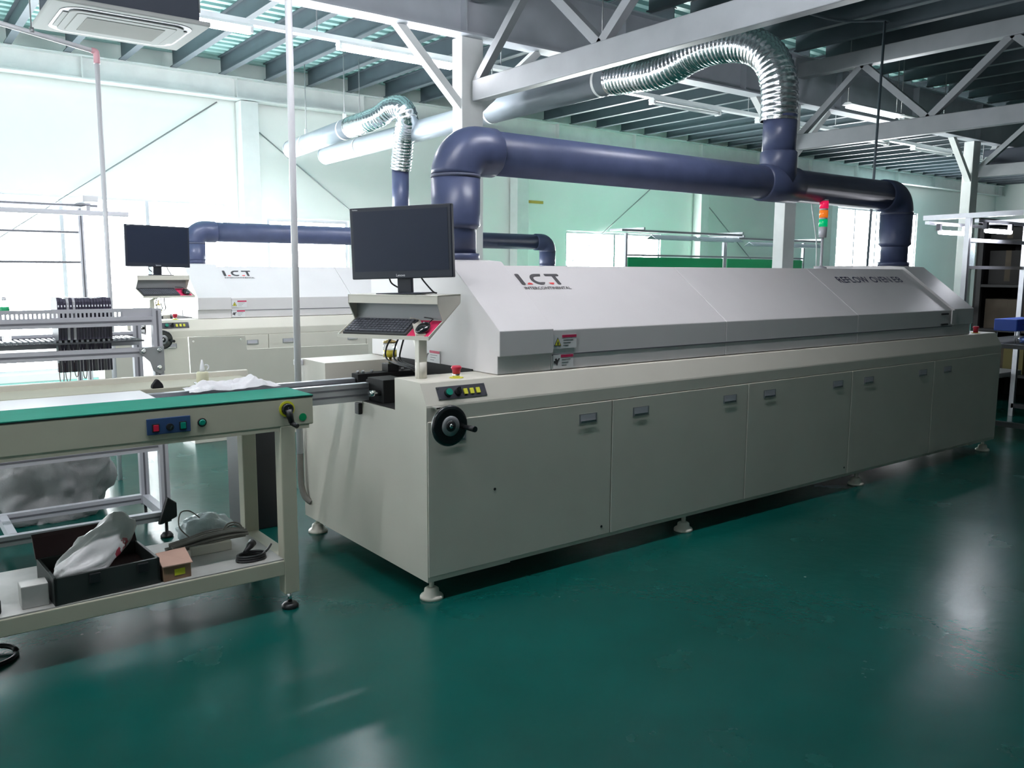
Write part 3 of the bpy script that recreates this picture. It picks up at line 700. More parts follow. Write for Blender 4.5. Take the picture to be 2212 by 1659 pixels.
# ================================================================== CEILING EQUIPMENT
LY, LZ = 4.27, 3.47
rl = thing('light_rail', 'slotted steel rail carrying the fluorescent lamps along the ceiling', 'rail', (0, LY, LZ))
MB().box(-3.0, 20.0, -0.022, 0.022, 0.075, 0.118).build('rail_profile', 'steel_white', rl)
MB().box(-3.0, 20.0, 0.075, 0.10, 0.085, 0.105).build('conduit', 'steel_white', rl)
x = -2.6
while x < 20:
    MB().tube([(x, 0, 0.118), (x, 0, 4.2-LZ)], 0.005, 8).build('hanger_rod', 'steel_grey', rl); x += 2.05
lamp_lab = {0: 'lit fluorescent lamp beside the ceiling air conditioner', 1: 'lit fluorescent lamp running up to the white column', 2: 'unlit lamp hidden behind the long duct', 3: 'unlit fluorescent lamp under the dark joists beside the foil duct',
            4: 'fourth lamp along the rail, behind the roof truss', 5: 'lamp on the rail right of the thin hanging pipe', 6: 'unlit lamp beside the column near the shelving', 7: 'farthest lamp on the rail'}
for i in range(8):
    x0 = -0.35 + 2.05*i; lit = i < 2
    t = thing('tube_lamp', lamp_lab[i], 'lamp', (x0, LY, LZ), 'fluorescent lamps on the ceiling rail')
    MB().prism([(0, -0.055, 0.045), (0, -0.03, 0.075), (0, 0.03, 0.075), (0, 0.055, 0.045)], (1.25, 0, 0)).build('lamp_body', 'steel_white', t)
    for s in ((-0.022, 0.022) if not lit else (0.0,)):
        MB().tube([(0.03, s, 0.020), (1.22, s, 0.020)], 0.014 if not lit else 0.027, 14).build('tube', 'tube_lit' if lit else 'tube_off', t)
    for xx in (0.0, 1.22): MB().box(xx, xx+0.03, -0.045, 0.045, 0.0, 0.05, 0.004).build('lamp_holder', 'steel_white', t)
# row over the front of the machines
FY = -0.30
rl2 = thing('light_rail', 'slotted lamp rail over the front edge of the machines', 'rail', (0, FY, LZ))
MB().box(-4.0, 9.2, -0.022, 0.022, 0.075, 0.118).build('rail_profile', 'steel_white', rl2)
for x in (-3.6, -1.55, 0.5, 2.55, 4.6, 6.65, 8.7): MB().tube([(x, 0, 0.118), (x, 0, 4.2-LZ)], 0.005, 8).build('hanger_rod', 'steel_grey', rl2)
for i, lb in enumerate(('lit lamp over the front table, farther from the machine', 'lit lamp over the left end of the front machine', 'lit lamp over the middle of the front machine')):
    x0 = -3.15 + 2.05*i
    t = thing('tube_lamp', lb, 'lamp', (x0, FY, LZ), 'fluorescent lamps on the ceiling rail')
    MB().prism([(0, -0.055, 0.045), (0, -0.03, 0.075), (0, 0.03, 0.075), (0, 0.055, 0.045)], (1.25, 0, 0)).build('lamp_body', 'steel_white', t)
    MB().tube([(0.03, 0, 0.016), (1.22, 0, 0.016)], 0.027, 14).build('tube', 'tube_lit', t)
    for xx in (0.0, 1.22): MB().box(xx, xx+0.03, -0.045, 0.045, 0.0, 0.05, 0.004).build('lamp_holder', 'steel_white', t)
# lamps behind the truss on the right
for i, (x0, lb) in enumerate(((7.85, 'bright lamp seen between the truss diagonals on the right'), (9.1, 'lamp following the bright one between the truss diagonals'))):
    t = thing('tube_lamp', lb, 'lamp', (x0, 2.95, 3.47), 'fluorescent lamps on the ceiling rail')
    MB().prism([(0, -0.075, 0.045), (0, -0.03, 0.075), (0, 0.03, 0.075), (0, 0.075, 0.045)], (1.2, 0, 0)).build('lamp_body', 'steel_white', t)
    for s in (-0.03, 0.03): MB().tube([(0.03, s, 0.020), (1.17, s, 0.020)], 0.014, 14).build('tube', 'tube_dim' if i == 0 else 'tube_off', t)
    for xx in (0.02, 1.15): MB().tube([(xx, 0, 0.075), (xx, 0, 4.43-3.47)], 0.005, 8).build('hanger_rod', 'steel_grey', t)
# air conditioner cassette
def aircon(label, x0, x1, y0, y1, z):
    t = thing('air_conditioner', label, 'air conditioner', ((x0+x1)/2, (y0+y1)/2, z)); hx, hy = (x1-x0)/2, (y1-y0)/2
    MB().box(-hx+0.06, hx-0.06, -hy+0.06, hy-0.06, 0.03, 0.32, 0.01).build('casing', 'ac_dark', t)
    MB().box(-hx, hx, -hy, hy, 0.0, 0.035, 0.012, 3).build('face_panel', 'ac_white', t)
    def rr(w, h, r, zz, n=8):
        p = []
        for cx, cy, a in ((w-r, h-r, 0), (-w+r, h-r, 90), (-w+r, -h+r, 180), (w-r, -h+r, 270)):
            for k in range(n+1):
                g = math.radians(a+90*k/n); p.append((cx+r*math.cos(g), cy+r*math.sin(g), zz))
        return p
    MB().prism(rr(hx*0.84, hy*0.84, 0.14, -0.003), (0, 0, 0.006)).build('air_outlet', 'ac_dark', t)
    MB().prism(rr(hx*0.73, hy*0.71, 0.08, -0.012), (0, 0, 0.012)).build('inner_panel', 'ac_white', t)
    MB().prism(rr(hx*0.64, hy*0.60, 0.03, -0.0135), (0, 0, 0.003)).build('grille_seam', 'ac_grille', t)
    MB().prism(rr(hx*0.63, hy*0.59, 0.03, -0.015), (0, 0, 0.003)).build('intake_cover', 'ac_white', t)
    MB().box(-hx*0.50, hx*0.50, -hy*0.44, hy*0.44, -0.018, -0.013).build('intake_grille', 'ac_grille', t)
    for sx in (-1, 1):
        MB().bar((sx*hx*0.765, -hy*0.48, -0.006), (sx*hx*0.765, hy*0.48, -0.006), 0.03, 0.006).build('louvre', 'ac_white', t)
        for sy in (-1, 1): MB().tube([(sx*(hx-0.06), sy*(hy-0.06), 0.10), (sx*(hx-0.06), sy*(hy-0.06), 4.18-z)], 0.006, 8).build('hanger_rod', 'steel_grey', t)
    return t
aircon('ceiling cassette air conditioner at the upper left, grille facing down', -0.80, 0.225, 3.27, 4.12, 3.20)
aircon('far ceiling cassette air conditioner at the right above the shelving', 13.2, 14.2, 2.9, 3.8, 3.20)
# pipes hanging from the ceiling
t = thing('drain_pipe', 'thin white drain pipe with a pink elbow dropping down at the left', 'pipe', onY(208, 118, 3.2))
a0 = t.location.copy(); top = onY(208, 112, 3.2); lft = onY(0, 50, 3.2); dl = (lft-top)
MB().tube([top+dl*0.03, top+dl*2.0], 0.016, 14).build('upper_run', 'pvc_white', t, a0)
dn = onY(232, 650, 3.2); MB().tube([(top.x, 3.2, top.z-0.05), (top.x-0.005, 3.2, 0.0)], 0.016, 14).build('drop_run', 'pvc_white', t, a0)
MB().tube(catmull([top+dl*0.055, top+dl*0.01, (top.x, 3.2, top.z-0.02), (top.x, 3.2, top.z-0.075)], 6), 0.020, 14).build('pink_elbow', 'pink', t, a0)
cl = onY(68, 66, 3.2); MB().tube([cl-Vector((0.012, 0, 0)), cl+Vector((0.012, 0, 0))], 0.022, 14).build('pipe_clip', 'steel_grey', t, a0)
MB().tube([cl, (cl.x, 3.2, 4.2)], 0.005, 8).build('hanger_rod', 'steel_grey', t, a0)
t = thing('riser_conduit', 'tall white conduit in front of the rear oven, beside the front machine', 'pipe', (-0.032, 1.30, 0))
MB().tube([(0, 0, 0.46), (0.01, 0, 4.2)], 0.0185, 16).build('conduit', 'pvc_white', t)
MB().tube(catmull([(0, 0, 0.47), (0.0, 0, 0.36), (0.0, -0.01, 0.27), (0.01, -0.03, 0.215), (0.034, -0.06, 0.185)], 8), 0.017, 14).build('flexible_tail', 'cable_grey', t)
MB().box(-0.012, 0.030, -0.012, 0.03, 0.955, 0.985, 0.003).build('conduit_clip', 'pvc_white', t)
t = thing('hanging_conduit', 'thin grey conduit dropping from the dark ceiling at the right', 'pipe', onY(1872, 575, 2.0))
a0 = t.location.copy(); tp = onY(1912, 45, 2.0); el = onY(1805, 70, 2.0); x2 = tp.x
MB().tube([(a0.x, 2.0, 1.0), tp], 0.014, 12).build('drop_run', 'joist', t, a0)
k1 = tp + Vector((-0.42, 0.30, 0)); k2 = k1 + Vector((-0.95, 0.05, 0))
MB().tube(catmull([tp+Vector((0, 0, -0.04)), tp, k1, k2], 6), 0.014, 12).build('upper_run', 'joist', t, a0)
tag(MB().tube([(0, 0, 3.3), (0, 0, 4.2)], 0.022, 12).build('blue_pipe', 'blue_pipe'), 'short blue pipe hanging below the ceiling left of the column', 'pipe').location = (4.905, 7.15, 0.0)
tag(MB().box(-0.31, 0.31, -0.02, 0.0, -0.02, 0.03).build('notice_strip', 'strip_yellow'), 'narrow yellow notice strip on the mint wall right of the column', 'sign').location = (8.05, 9.449, 2.74)

# ================================================================== CONVEYOR TABLE (left foreground)
TX0, TX1, TY, TZ = -2.45, -0.392, 0.294, 0.944
T = thing('conveyor_table', 'inspection conveyor table with green mat top and blue switch panel', 'table', (-1.4, 0.75, 0)); o = T.location.copy()
mb = MB(); mb.box(TX0, TX1, TY, 0.575, 0.815, TZ-0.008, 0.006); mb.build('front_beam', 'table_paint', T, o)
MB().box(TX0, TX1, TY-0.001, 0.572, TZ-0.008, TZ-0.004).build('mat_edge', 'black', T, o)
MB().box(TX0, TX1, TY, 0.572, TZ-0.004, TZ).build('green_mat', 'green_mat', T, o)
MB().box(TX0, TX1-0.02, TY+0.002, TY+0.006, 0.80, 0.82).build('lower_lip', 'table_paint', T, o)
MB().box(TX0, -0.40, 0.90, 1.18, 0.815, TZ-0.004, 0.004).build('rear_beam', 'table_paint', T, o)
MB().box(TX0, -0.36, 1.165, 1.19, 0.86, TZ+0.022, 0.004).build('rear_fence', 'ivory', T, o)
MB().box(TX0, -0.42, 0.616, 0.759, 0.865, 0.880).build('channel_floor', 'alu_matte', T, o)
def alu_rail(name, x0, x1, y0, y1, z0, z1, parent, off, m='alu'):
    r = MB().box(x0, x1, y0, y1, z0, z1, 0.003).build(name, m, parent, off)
    h = z1-z0
    for f in (0.30, 0.66):
        MB().box(x0+0.002, x1-0.002, y0-0.0012, y0+0.001, z0+h*f, z0+h*f+0.009).build('slot', 'alu_slot', r, off)
    return r
alu_rail('conveyor_rail', TX0, 0.028, 0.577, 0.615, 0.845, 0.932, T, o)
alu_rail('conveyor_rail', TX0, 0.048, 0.76, 0.80, 0.855, 0.935, T, o)
for x, y in ((-0.51, 0.328), (-0.51, 0.80), (-2.35, 0.328), (-2.35, 0.80)):
    l = MB().box(x-0.034, x+0.034, y-0.034, y+0.034, 0.075, 0.82, 0.005).build('leg', 'table_paint', T, o)
    MB().cyl((x, y, 0.02), (x, y, 0.08), 0.010, seg=10).build('foot_bolt', 'chrome', l, o)
    MB().lathe([(0.036, 0.0), (0.037, 0.012), (0.028, 0.022), (0.012, 0.028)], (x, y, 0), 'z', 20).build('foot_pad', 'black', l, o)
sh = MB().box(-2.35, -0.545, 0.30, 0.83, 0.222, 0.236).build('shelf_board', 'shelf_top', T, o)
MB().box(-2.32, -0.542, TY, 0.340, 0.163, 0.230, 0.004).build('shelf_rail', 'table_paint', sh, o)
MB().box(-2.32, -0.542, 0.79, 0.830, 0.163, 0.230, 0.004).build('shelf_rail', 'table_paint', sh, o)
MB().box(-0.545, -0.480, 0.36, 0.77, 0.163, 0.236, 0.004).build('shelf_rail', 'table_paint', sh, o)
bp = MB().box(-1.077, -0.913, TY-0.006, TY+0.001, 0.842, 0.905, 0.002).build('switch_panel', 'panel_blue', T, o)
for x, m, nm in ((-1.045, 'red', 'red_rocker'), (-0.943, 'green_btn', 'green_rocker')):
    MB().box(x-0.014, x+0.014, TY-0.010, TY-0.005, 0.852, 0.885, 0.002).build('rocker_frame', 'black', bp, o)
    MB().box(x-0.010, x+0.010, TY-0.015, TY-0.009, 0.856, 0.881, 0.002).build(nm, m, bp, o)
MB().cyl((-0.993, TY-0.005, 0.868), (-0.993, TY-0.016, 0.868), 0.014, seg=20).build('speed_dial', 'black', bp, o)
MB().bar((-0.996, TY-0.019, 0.862), (-0.988, TY-0.019, 0.874), 0.006, 0.006).build('dial_pointer', 'chrome', bp, o)
gb = MB().lathe([(0.017, 0.001), (0.018, -0.006), (0.014, -0.008), (0.013, -0.006)], (-0.868, TY, 0.872), 'y', 24).build('button_ring', 'black', T, o)
MB().lathe([(0.013, -0.004), (0.013, -0.011), (0.008, -0.013)], (-0.868, TY, 0.872), 'y', 24).build('green_button', 'green_btn', gb, o)
mb = MB(); mb.lathe([(0.034, 0.001), (0.034, -0.003)], (-0.512, TY, 0.892), 'y', 28); yd = mb.build('crank_disc', 'yellow_dull', T, o)
MB().lathe([(0.025, -0.003), (0.025, -0.016), (0.020, -0.020)], (-0.512, TY, 0.892), 'y', 24).build('crank_hub', 'black', yd, o)
MB().tube([(-0.512, TY-0.014, 0.892), (-0.500, TY-0.020, 0.835)], [0.016, 0.012], 14).build('crank_arm', 'black', yd, o)
MB().tube([(-0.500, TY-0.018, 0.832), (-0.487, TY-0.050, 0.822)], [0.011, 0.010], 14).build('crank_grip', 'black', yd, o)
MB().lathe([(0.004, -0.020), (0.003, -0.023)], (-0.512, TY, 0.897), 'y', 12).build('crank_screw', 'chrome', yd, o)
MB().lathe([(0.0165, 0.001), (0.0165, -0.0015)], (-0.441, TY, 0.850), 'y', 28).build('green_sticker', 'board_green', T, o)

# things on the table -------------------------------------------------
def lump(name, m, c, rx, ry, rz, seed, amp=0.18, freq=3.0, flat=0.0, sub=3, pinch=None):
    """crumpled bag or cloth: a noisy rounded body that stands on z = c.z"""
    from mathutils import noise
    mb = MB(); r = bmesh.ops.create_icosphere(mb.bm, subdivisions=sub, radius=1.0)
    for v in r['verts']:
        p = v.co.copy(); n = noise.noise(p*freq + Vector((seed, seed*1.7, 0))) - 0.7*(0.35-abs(noise.noise(p*freq*1.7 + Vector((0, seed, 3))))) + 0.25*abs(noise.noise(p*freq*4.1 + Vector((seed, 0, 3))))
        q = p*(1+amp*n)
        if pinch and p.z > pinch[0]:
            k = (p.z-pinch[0])/(1-pinch[0]); q.x *= 1-pinch[1]*k; q.y *= 1-pinch[1]*k; q.z += pinch[2]*k*k
        z = max(q.z, -1+flat)
        v.co = Vector((q.x*rx, q.y*ry, (z+1-flat)*rz))
    for f in mb.bm.faces: f.smooth = True
    ob = mb.build(name, m); ob.location = c
    return ob
tag(MB().prism([(-1.0, 0.0, 0), (0.44, 0.0, 0), (0.44, 0.27, 0.002), (-1.0, 0.27, 0.002)], (0, 0, 0.004)).build('plastic_sheet', 'white_plastic'), 'pale lavender plastic sheet lying in the table channel', 'sheet').location = (-1.40, 0.590, 0.936)
def cloth():
    from mathutils import noise
    mb = MB(); n, m_ = 44, 26; V = []
    for i in range(n):
        row = []
        for j in range(m_):
            x = -0.20+0.40*i/(n-1); y = -0.09+0.18*j/(m_-1)
            f = 1 - 0.75*max(abs(x)/0.20, abs(y)/0.09)**3
            z = 0.004 + f*(0.016 + 0.045*abs(noise.noise(Vector((x*9, y*13, 1.3)))) + 0.018*noise.noise(Vector((x*28, y*30, 5))))
            if x > 0.04: z += 0.022*f*math.exp(-((x-0.10)/0.05)**2)
            row.append(mb.bm.verts.new((x + 0.02*noise.noise(Vector((x*14, y*14, 8))), y + 0.02*noise.noise(Vector((x*14, y*14, 2))), max(0.001, z))))
        V.append(row)
    for i in range(n-1):
        for j in range(m_-1):
            f = mb.bm.faces.new((V[i][j], V[i+1][j], V[i+1][j+1], V[i][j+1])); f.smooth = True
    ob = mb.build('cleaning_cloth', 'white_cloth')
    return ob
c = cloth(); c.location = (-0.605, 0.705, 0.937); tag(c, 'crumpled white cleaning cloth on the conveyor rail by the green mat', 'cloth')
B = thing('glue_bottle', 'small cream squeeze bottle with pointed nozzle behind the white cloth', 'bottle', (-0.655, 0.955, TZ+0.001))
MB().lathe([(0.026, 0.0), (0.028, 0.004), (0.028, 0.044), (0.024, 0.050), (0.012, 0.052)], (0, 0, 0), 'z', 20).build('bottle_body', 'oil', B).data.materials[0] = MATS['cream']
MB().lathe([(0.012, 0.052), (0.011, 0.064), (0.008, 0.084), (0.003, 0.108)], (0, 0, 0), 'z', 16).build('nozzle', 'white_plastic', B)
MB().tube(arc((0.018, 0, 0.070), 0.013, -1.2, 2.0, (1, 0, 0), (0, 0, 1), 8), 0.003, 8).build('cap_strap', 'white_plastic', B)
MB().lathe([(0.040, 0.0), (0.040, 0.003)], (0, 0, -0.003), 'z', 20).build('foil_patch', 'foil', B)
pb = MB(); pb.prism([(-0.026, 0, 0), (0.026, 0, 0), (0.022, 0, 0.018), (0.004, 0, 0.040), (-0.004, 0, 0.040), (-0.024, 0, 0.014)], (0, 0.030, 0), 0.004)
tag(pb.build('rubber_wedge', 'black_matte'), 'small black rubber wedge on the rear of the conveyor table', 'wedge').location = (-0.872, 0.90, TZ-0.004)

# shelf contents
S = 0.236
X = thing('tool_case', 'open dark tool case with maroon lining under a plastic bag', 'case', (-1.245, 0.455, S), rz=math.radians(3))
cw, cdp, ch = 0.190, 0.145, 0.105
MB().box(-cw, cw, -cdp, cdp, 0.0, 0.012).build('case_bottom', 'toolbox', X)
for a in ((-cw, cw, -cdp, -cdp+0.012), (-cw, cw, cdp-0.012, cdp), (-cw, -cw+0.012, -cdp, cdp), (cw-0.012, cw, -cdp, cdp)):
    MB().box(*a, 0.01, ch, 0.002).build('case_wall', 'toolbox', X)
MB().box(-cw+0.013, cw-0.013, -cdp+0.013, cdp-0.013, 0.012, 0.055).build('case_lining', 'maroon', X)
MB().prism([(-cw, cdp, ch-0.01), (cw, cdp, ch-0.01), (cw, cdp+0.05, ch+0.07), (-cw, cdp+0.05, ch+0.07)], (0, 0.02, 0.01)).build('case_lid', 'maroon', X)
for x in (-0.05, 0.125):
    MB().box(x-0.02, x+0.02, -cdp-0.010, -cdp+0.001, 0.060, 0.098, 0.003).build('latch', 'black', X)
Bg = lump('plastic_bag', 'plastic_bag', (-1.265, 0.43, S+0.058), 0.165, 0.095, 0.080, 4.0, 0.25, 1.7, 0.2, 4)
tag(Bg, 'white plastic carrier bag with red print slumped over the tool case', 'bag'); Bg.rotation_euler = (0, 0, math.radians(28))
def bag_mesh():
    """tall slumped bag: knotted lower left end, full upper right end"""
    from mathutils import noise
    me = Bg.data
    for v in me.vertices:
        t_ = v.co.x/0.165
        v.co.z += 0.085*max(0, t_+0.15)
        if t_ < -0.2: v.co.y *= 1.0+0.35*t_; v.co.z *= 1.0+0.35*t_
        v.co.z += 0.006*math.sin(v.co.y*90+v.co.x*40)
bag_mesh()
def bag_print():
    nt = MATS['plastic_bag'].node_tree; N = nt.nodes.new; L = nt.links.new; b = nt.nodes['Principled BSDF']
    src = b.inputs['Base Color'].links[0].from_socket
    tc = N('ShaderNodeTexCoord'); d = N('ShaderNodeVectorMath'); d.operation = 'DISTANCE'; d.inputs[1].default_value = (0.075, -0.085, 0.075)
    L(tc.outputs['Object'], d.inputs[0])
    w = N('ShaderNodeTexNoise'); w.inputs['Scale'].default_value = 26; L(tc.outputs['Object'], w.inputs['Vector'])
    g = N('ShaderNodeMath'); g.operation = 'LESS_THAN'; g.inputs[1].default_value = 0.055; L(d.outputs['Value'], g.inputs[0])
    h = N('ShaderNodeMath'); h.operation = 'GREATER_THAN'; h.inputs[1].default_value = 0.5; L(w.outputs['Fac'], h.inputs[0])
    k = N('ShaderNodeMath'); k.operation = 'MULTIPLY'; L(g.outputs[0], k.inputs[0]); L(h.outputs[0], k.inputs[1])
    mx = N('ShaderNodeMix'); mx.data_type = 'RGBA'; mx.inputs['B'].default_value = (0.42, 0.06, 0.09, 1)
    L(k.outputs[0], mx.inputs['Factor']); L(src, mx.inputs['A']); L(mx.outputs['Result'], b.inputs['Base Color'])
bag_print()
lumpw = lump('packing_bag', 'clear_bag', (-0.745, 0.735, S), 0.120, 0.070, 0.072, 9.0, 0.22, 2.2, 0.15, 4)
tag(lumpw, 'glossy clear plastic bag standing behind the cable bundle on the table shelf', 'bag')
CB = thing('cable_bundle', 'grey bundle of coiled cables wrapped in film on the lower shelf', 'cable', (-0.765, 0.60, S+0.050))
rb = random.Random(5)
cbm = MB()
for k in range(16):
    yy = rb.uniform(-0.03, 0.03); zz = rb.uniform(-0.016, 0.020); ph = rb.uniform(0, 6)
    cbm.tube(catmull([(-0.175+rb.uniform(-0.012, 0.012), yy*1.2, zz*0.7-0.012), (-0.08, yy*0.9, zz), (0.0, yy*1.1+0.006*math.sin(ph), zz+0.012), (0.09, yy*0.8, zz+0.012), (0.165+rb.uniform(-0.015, 0.012), yy*0.9, zz*0.6+0.006)], 5), 0.006, 7)
cbm.build('cable_strands', 'cable_grey', CB)
MB().tube(catmull([(0.05, 0.0, 0.01), (0.09, 0.02, 0.05), (0.14, 0.02, 0.045), (0.16, 0.01, 0.0)], 8), 0.004, 8).build('loose_loop', 'cable_grey', CB)
MB().tube(catmull([(0.06, 0.01, 0.01), (0.10, 0.03, 0.038), (0.14, 0.02, 0.032), (0.155, 0.0, 0.0)], 8), 0.004, 8).build('loose_loop', 'cable_grey', CB)
MB().tube(catmull([(-0.06, 0.01, 0.0), (-0.11, 0.05, 0.06), (-0.10, 0.07, 0.12), (-0.06, 0.07, 0.125), (-0.02, 0.06, 0.09)], 8), 0.003, 8).build('loose_loop', 'cable_grey', CB)
MB().box(-0.095, 0.085, -0.045, 0.045, -0.050, -0.008, 0.004).build('carton_under', 'cardboard_pink', CB).data.materials[0] = MATS['ivory']
KB = thing('small_carton', 'small brown carton with pink lid and yellow tag on the lower shelf', 'box', (-0.985, 0.365, S), rz=math.radians(4))
MB().box(-0.055, 0.055, -0.045, 0.045, 0.0, 0.060, 0.002).build('carton_body', 'cardboard', KB)
MB().prism([(-0.060, -0.05, 0.062), (0.058, -0.056, 0.060), (0.060, 0.03, 0.100), (-0.056, 0.035, 0.096)], (0, 0, 0.004)).build('lid_flap', 'cardboard_pink', KB)
MB().box(-0.012, 0.030, -0.0465, -0.0450, 0.018, 0.044).build('yellow_tag', 'yellow_dull', KB)
CP_ = thing('power_cord', 'coiled black power cord with plug near the table leg', 'cord', (-0.66, 0.375, S))
cc = MB()
for k in range(3): cc.tube([(0.062*math.cos(a*math.pi/16)*(1-0.03*k), 0.040*math.sin(a*math.pi/16)*(1-0.03*k), 0.006+0.009*k) for a in range(33)], 0.005, 8)
cc.build('cord_coil', 'black', CP_)
MB().tube([(-0.020, 0.02, 0.030), (0.0, 0.035, 0.040), (0.012, 0.045, 0.046), (0.030, 0.06, 0.055)], [0.008, 0.011, 0.016, 0.018], 14).build('plug', 'black', CP_)
MB().tube(catmull([(0.055, 0.01, 0.010), (0.085, 0.03, 0.02), (0.110, 0.05, 0.035)], 6), 0.005, 8).build('cord_end', 'black', CP_)
tag(MB().box(-0.045, 0.045, -0.04, 0.04, 0, 0.085, 0.003).build('white_carton', 'shelf_top'), 'little pale box at the left end of the lower shelf', 'box').location = (-1.485, 0.375, S)  # white box coloured shelf grey, the shade under the table painted in
tag(MB().box(-0.05, 0.05, -0.035, 0.035, 0, 0.06, 0.01).build('black_adapter', 'black_matte'), 'black adapter at the far left of the lower shelf', 'adapter').location = (-1.645, 0.36, S)
FC = MB(); FC.tube([(0.16*math.cos(a*math.pi/20), 0.10*math.sin(a*math.pi/20), 0.012+0.008*math.sin(a*0.3)) for a in range(41)], 0.010, 10)
tag(FC.build('floor_cable', 'black'), 'black cable loop lying on the floor under the table at the left', 'cable').location = (-1.70, 0.52, 0.0)

# dark cabinet and cover panel behind the table
Bx = thing('dark_cabinet', 'dark grey steel box standing behind the table leg', 'box', (-0.19, 1.55, 0))
MB().box(-0.10, 0.10, -0.05, 0.20, 0.0, 0.60, 0.004).build('box_body', 'black', Bx)
MB().lathe([(0.006, -0.052), (0.004, -0.056)], (-0.06, 0, 0.52), 'y', 12).build('screw', 'chrome', Bx)
CPn = thing('cover_panel', 'large pale sheet metal cover panel standing before the rear oven', 'panel', (0.75, 4.17, 0))
MB().prism([(-0.51, -0.012, 0.0), (1.15, -0.012, 0.0), (1.15, -0.012, 0.775), (-0.03, -0.012, 0.785), (-0.045, -0.012, 0.905), (-0.525, -0.012, 0.912)], (0, 0.024, 0), 0.002).build('sheet', 'ivory', CPn)
for x, z in ((-0.49, 0.875), (-0.085, 0.872), (-0.36, 0.055), (0.30, 0.055)): MB().lathe([(0.012, -0.0125), (0.010, -0.018)], (x, 0, z), 'y', 14).build('screw', 'chrome', CPn)
MB().box(-0.51, -0.49, 0.012, 0.34, 0.0, 0.06).build('side_flange', 'ivory', CPn)
MB().box(1.10, 1.12, 0.012, 0.34, 0.0, 0.06).build('side_flange', 'ivory', CPn)

# ================================================================== FEEDER RACK (left)
FR = thing('feeder_rack', 'aluminium profile rack for tape feeders behind the table', 'rack', (-1.4, 1.9, 0)); o = FR.location.copy()
def profile(a, b, w, h, name='profile_bar', m='alu_matte', parent=FR, off=None):
    off = o if off is None else off
    a = Vector(a); b = Vector(b); ob = MB().bar(a, b, w, h).build(name, m, parent, off)
    d = (b-a).normalized()
    if abs(d.z) > 0.9: MB().bar(a+Vector((0, -w/2, 0))+d*0.01, b+Vector((0, -w/2, 0))-d*0.01, 0.010, 0.003, up=(0, 1, 0)).build('slot', 'alu_slot', ob, off)
    elif abs(d.x) > 0.9: MB().bar(a+Vector((0, -w/2, 0))+d*0.005, b+Vector((0, -w/2, 0))-d*0.005, 0.003, 0.010).build('slot', 'alu_slot', ob, off)
    return ob
RX = -0.665
for y in (1.68, 2.12):
    for x in (RX, -2.15):
        profile((x, y, 0.09), (x, y, 1.268 if y < 2 else 1.18), 0.046, 0.046, 'upright')
for y in (1.68, 2.12): profile((-2.15, y, 0.125), (RX-0.023, y, 0.125), 0.04, 0.05)
for x in (RX, -1.4, -2.15): profile((x, 1.703, 0.125), (x, 2.097, 0.125), 0.04, 0.05)
profile((-2.15, 1.68, 0.52), (RX-0.023, 1.68, 0.52), 0.04, 0.05)
profile((-2.15, 1.68, 1.203), (RX-0.023, 1.68, 1.203), 0.04, 0.046)
profile((-2.15, 1.68, 1.042), (RX-0.023, 1.68, 1.037), 0.04, 0.048)
profile((-2.15, 2.10, 1.10), (RX-0.023, 2.10, 1.10), 0.04, 0.04)
MB().box(-2.15, RX-0.03, 1.93, 1.98, 1.055, 1.085).build('cross_tray', 'steel_grey', FR, o)
MB().box(-2.15, RX-0.06, 1.70, 1.93, 1.092, 1.100).build('slot_tray', 'charcoal', FR, o)
nb = MB()
xx = -2.1
while xx < RX-0.10: nb.box(xx, xx+0.012, 1.72, 1.92, 1.100, 1.112); xx += 0.0255
nb.build('slot_ribs', 'alu', FR, o)
pr = MB(); pr.box(-2.15, RX-0.02, 1.672, 1.676, 1.252, 1.272); pr.box(-2.15, RX-0.02, 1.672, 1.676, 1.222, 1.230)
xx = -2.15
while xx < RX-0.16: pr.box(xx, xx+0.010, 1.672, 1.676, 1.230, 1.252); xx += 0.0195
pr.box(RX-0.17, RX-0.02, 1.672, 1.676, 1.230, 1.252)
pr.build('perforated_strip', 'alu_matte', FR, o)
gp = MB().prism([(-0.765, 1.645, 1.06), (-0.640, 1.645, 1.068), (-0.640, 1.645, 0.935), (-0.665, 1.645, 0.915), (-0.700, 1.645, 0.935), (-0.715, 1.645, 0.985), (-0.765, 1.645, 1.035)], (0, 0.010, 0), 0.002).build('gusset_plate', 'steel_grey', FR, o)
for x, z in ((-0.745, 1.045), (-0.665, 1.048), (-0.668, 0.955)): MB().lathe([(0.014, 1.645), (0.014, 1.641), (0.008, 1.635)], (x, 0, z), 'y', 16).build('bolt', 'chrome', gp, o)
for x in (RX, -2.15):
    for y in (1.68, 2.12):
        f = MB().lathe([(0.034, 0.0), (0.034, 0.010), (0.020, 0.028), (0.009, 0.03), (0.009, 0.095)], (x, y, 0), 'z', 18).build('foot', 'black', FR, o)
MB().prism([(-0.668, 1.62, 0.24), (-0.62, 1.62, 0.20), (-0.62, 1.62, 0.12), (-0.70, 1.62, 0.09), (-0.72, 1.62, 0.09)], (0, 0.03, 0), 0.006).build('foot_lever', 'black', FR, o)
fm = None
frnd = random.Random(2)
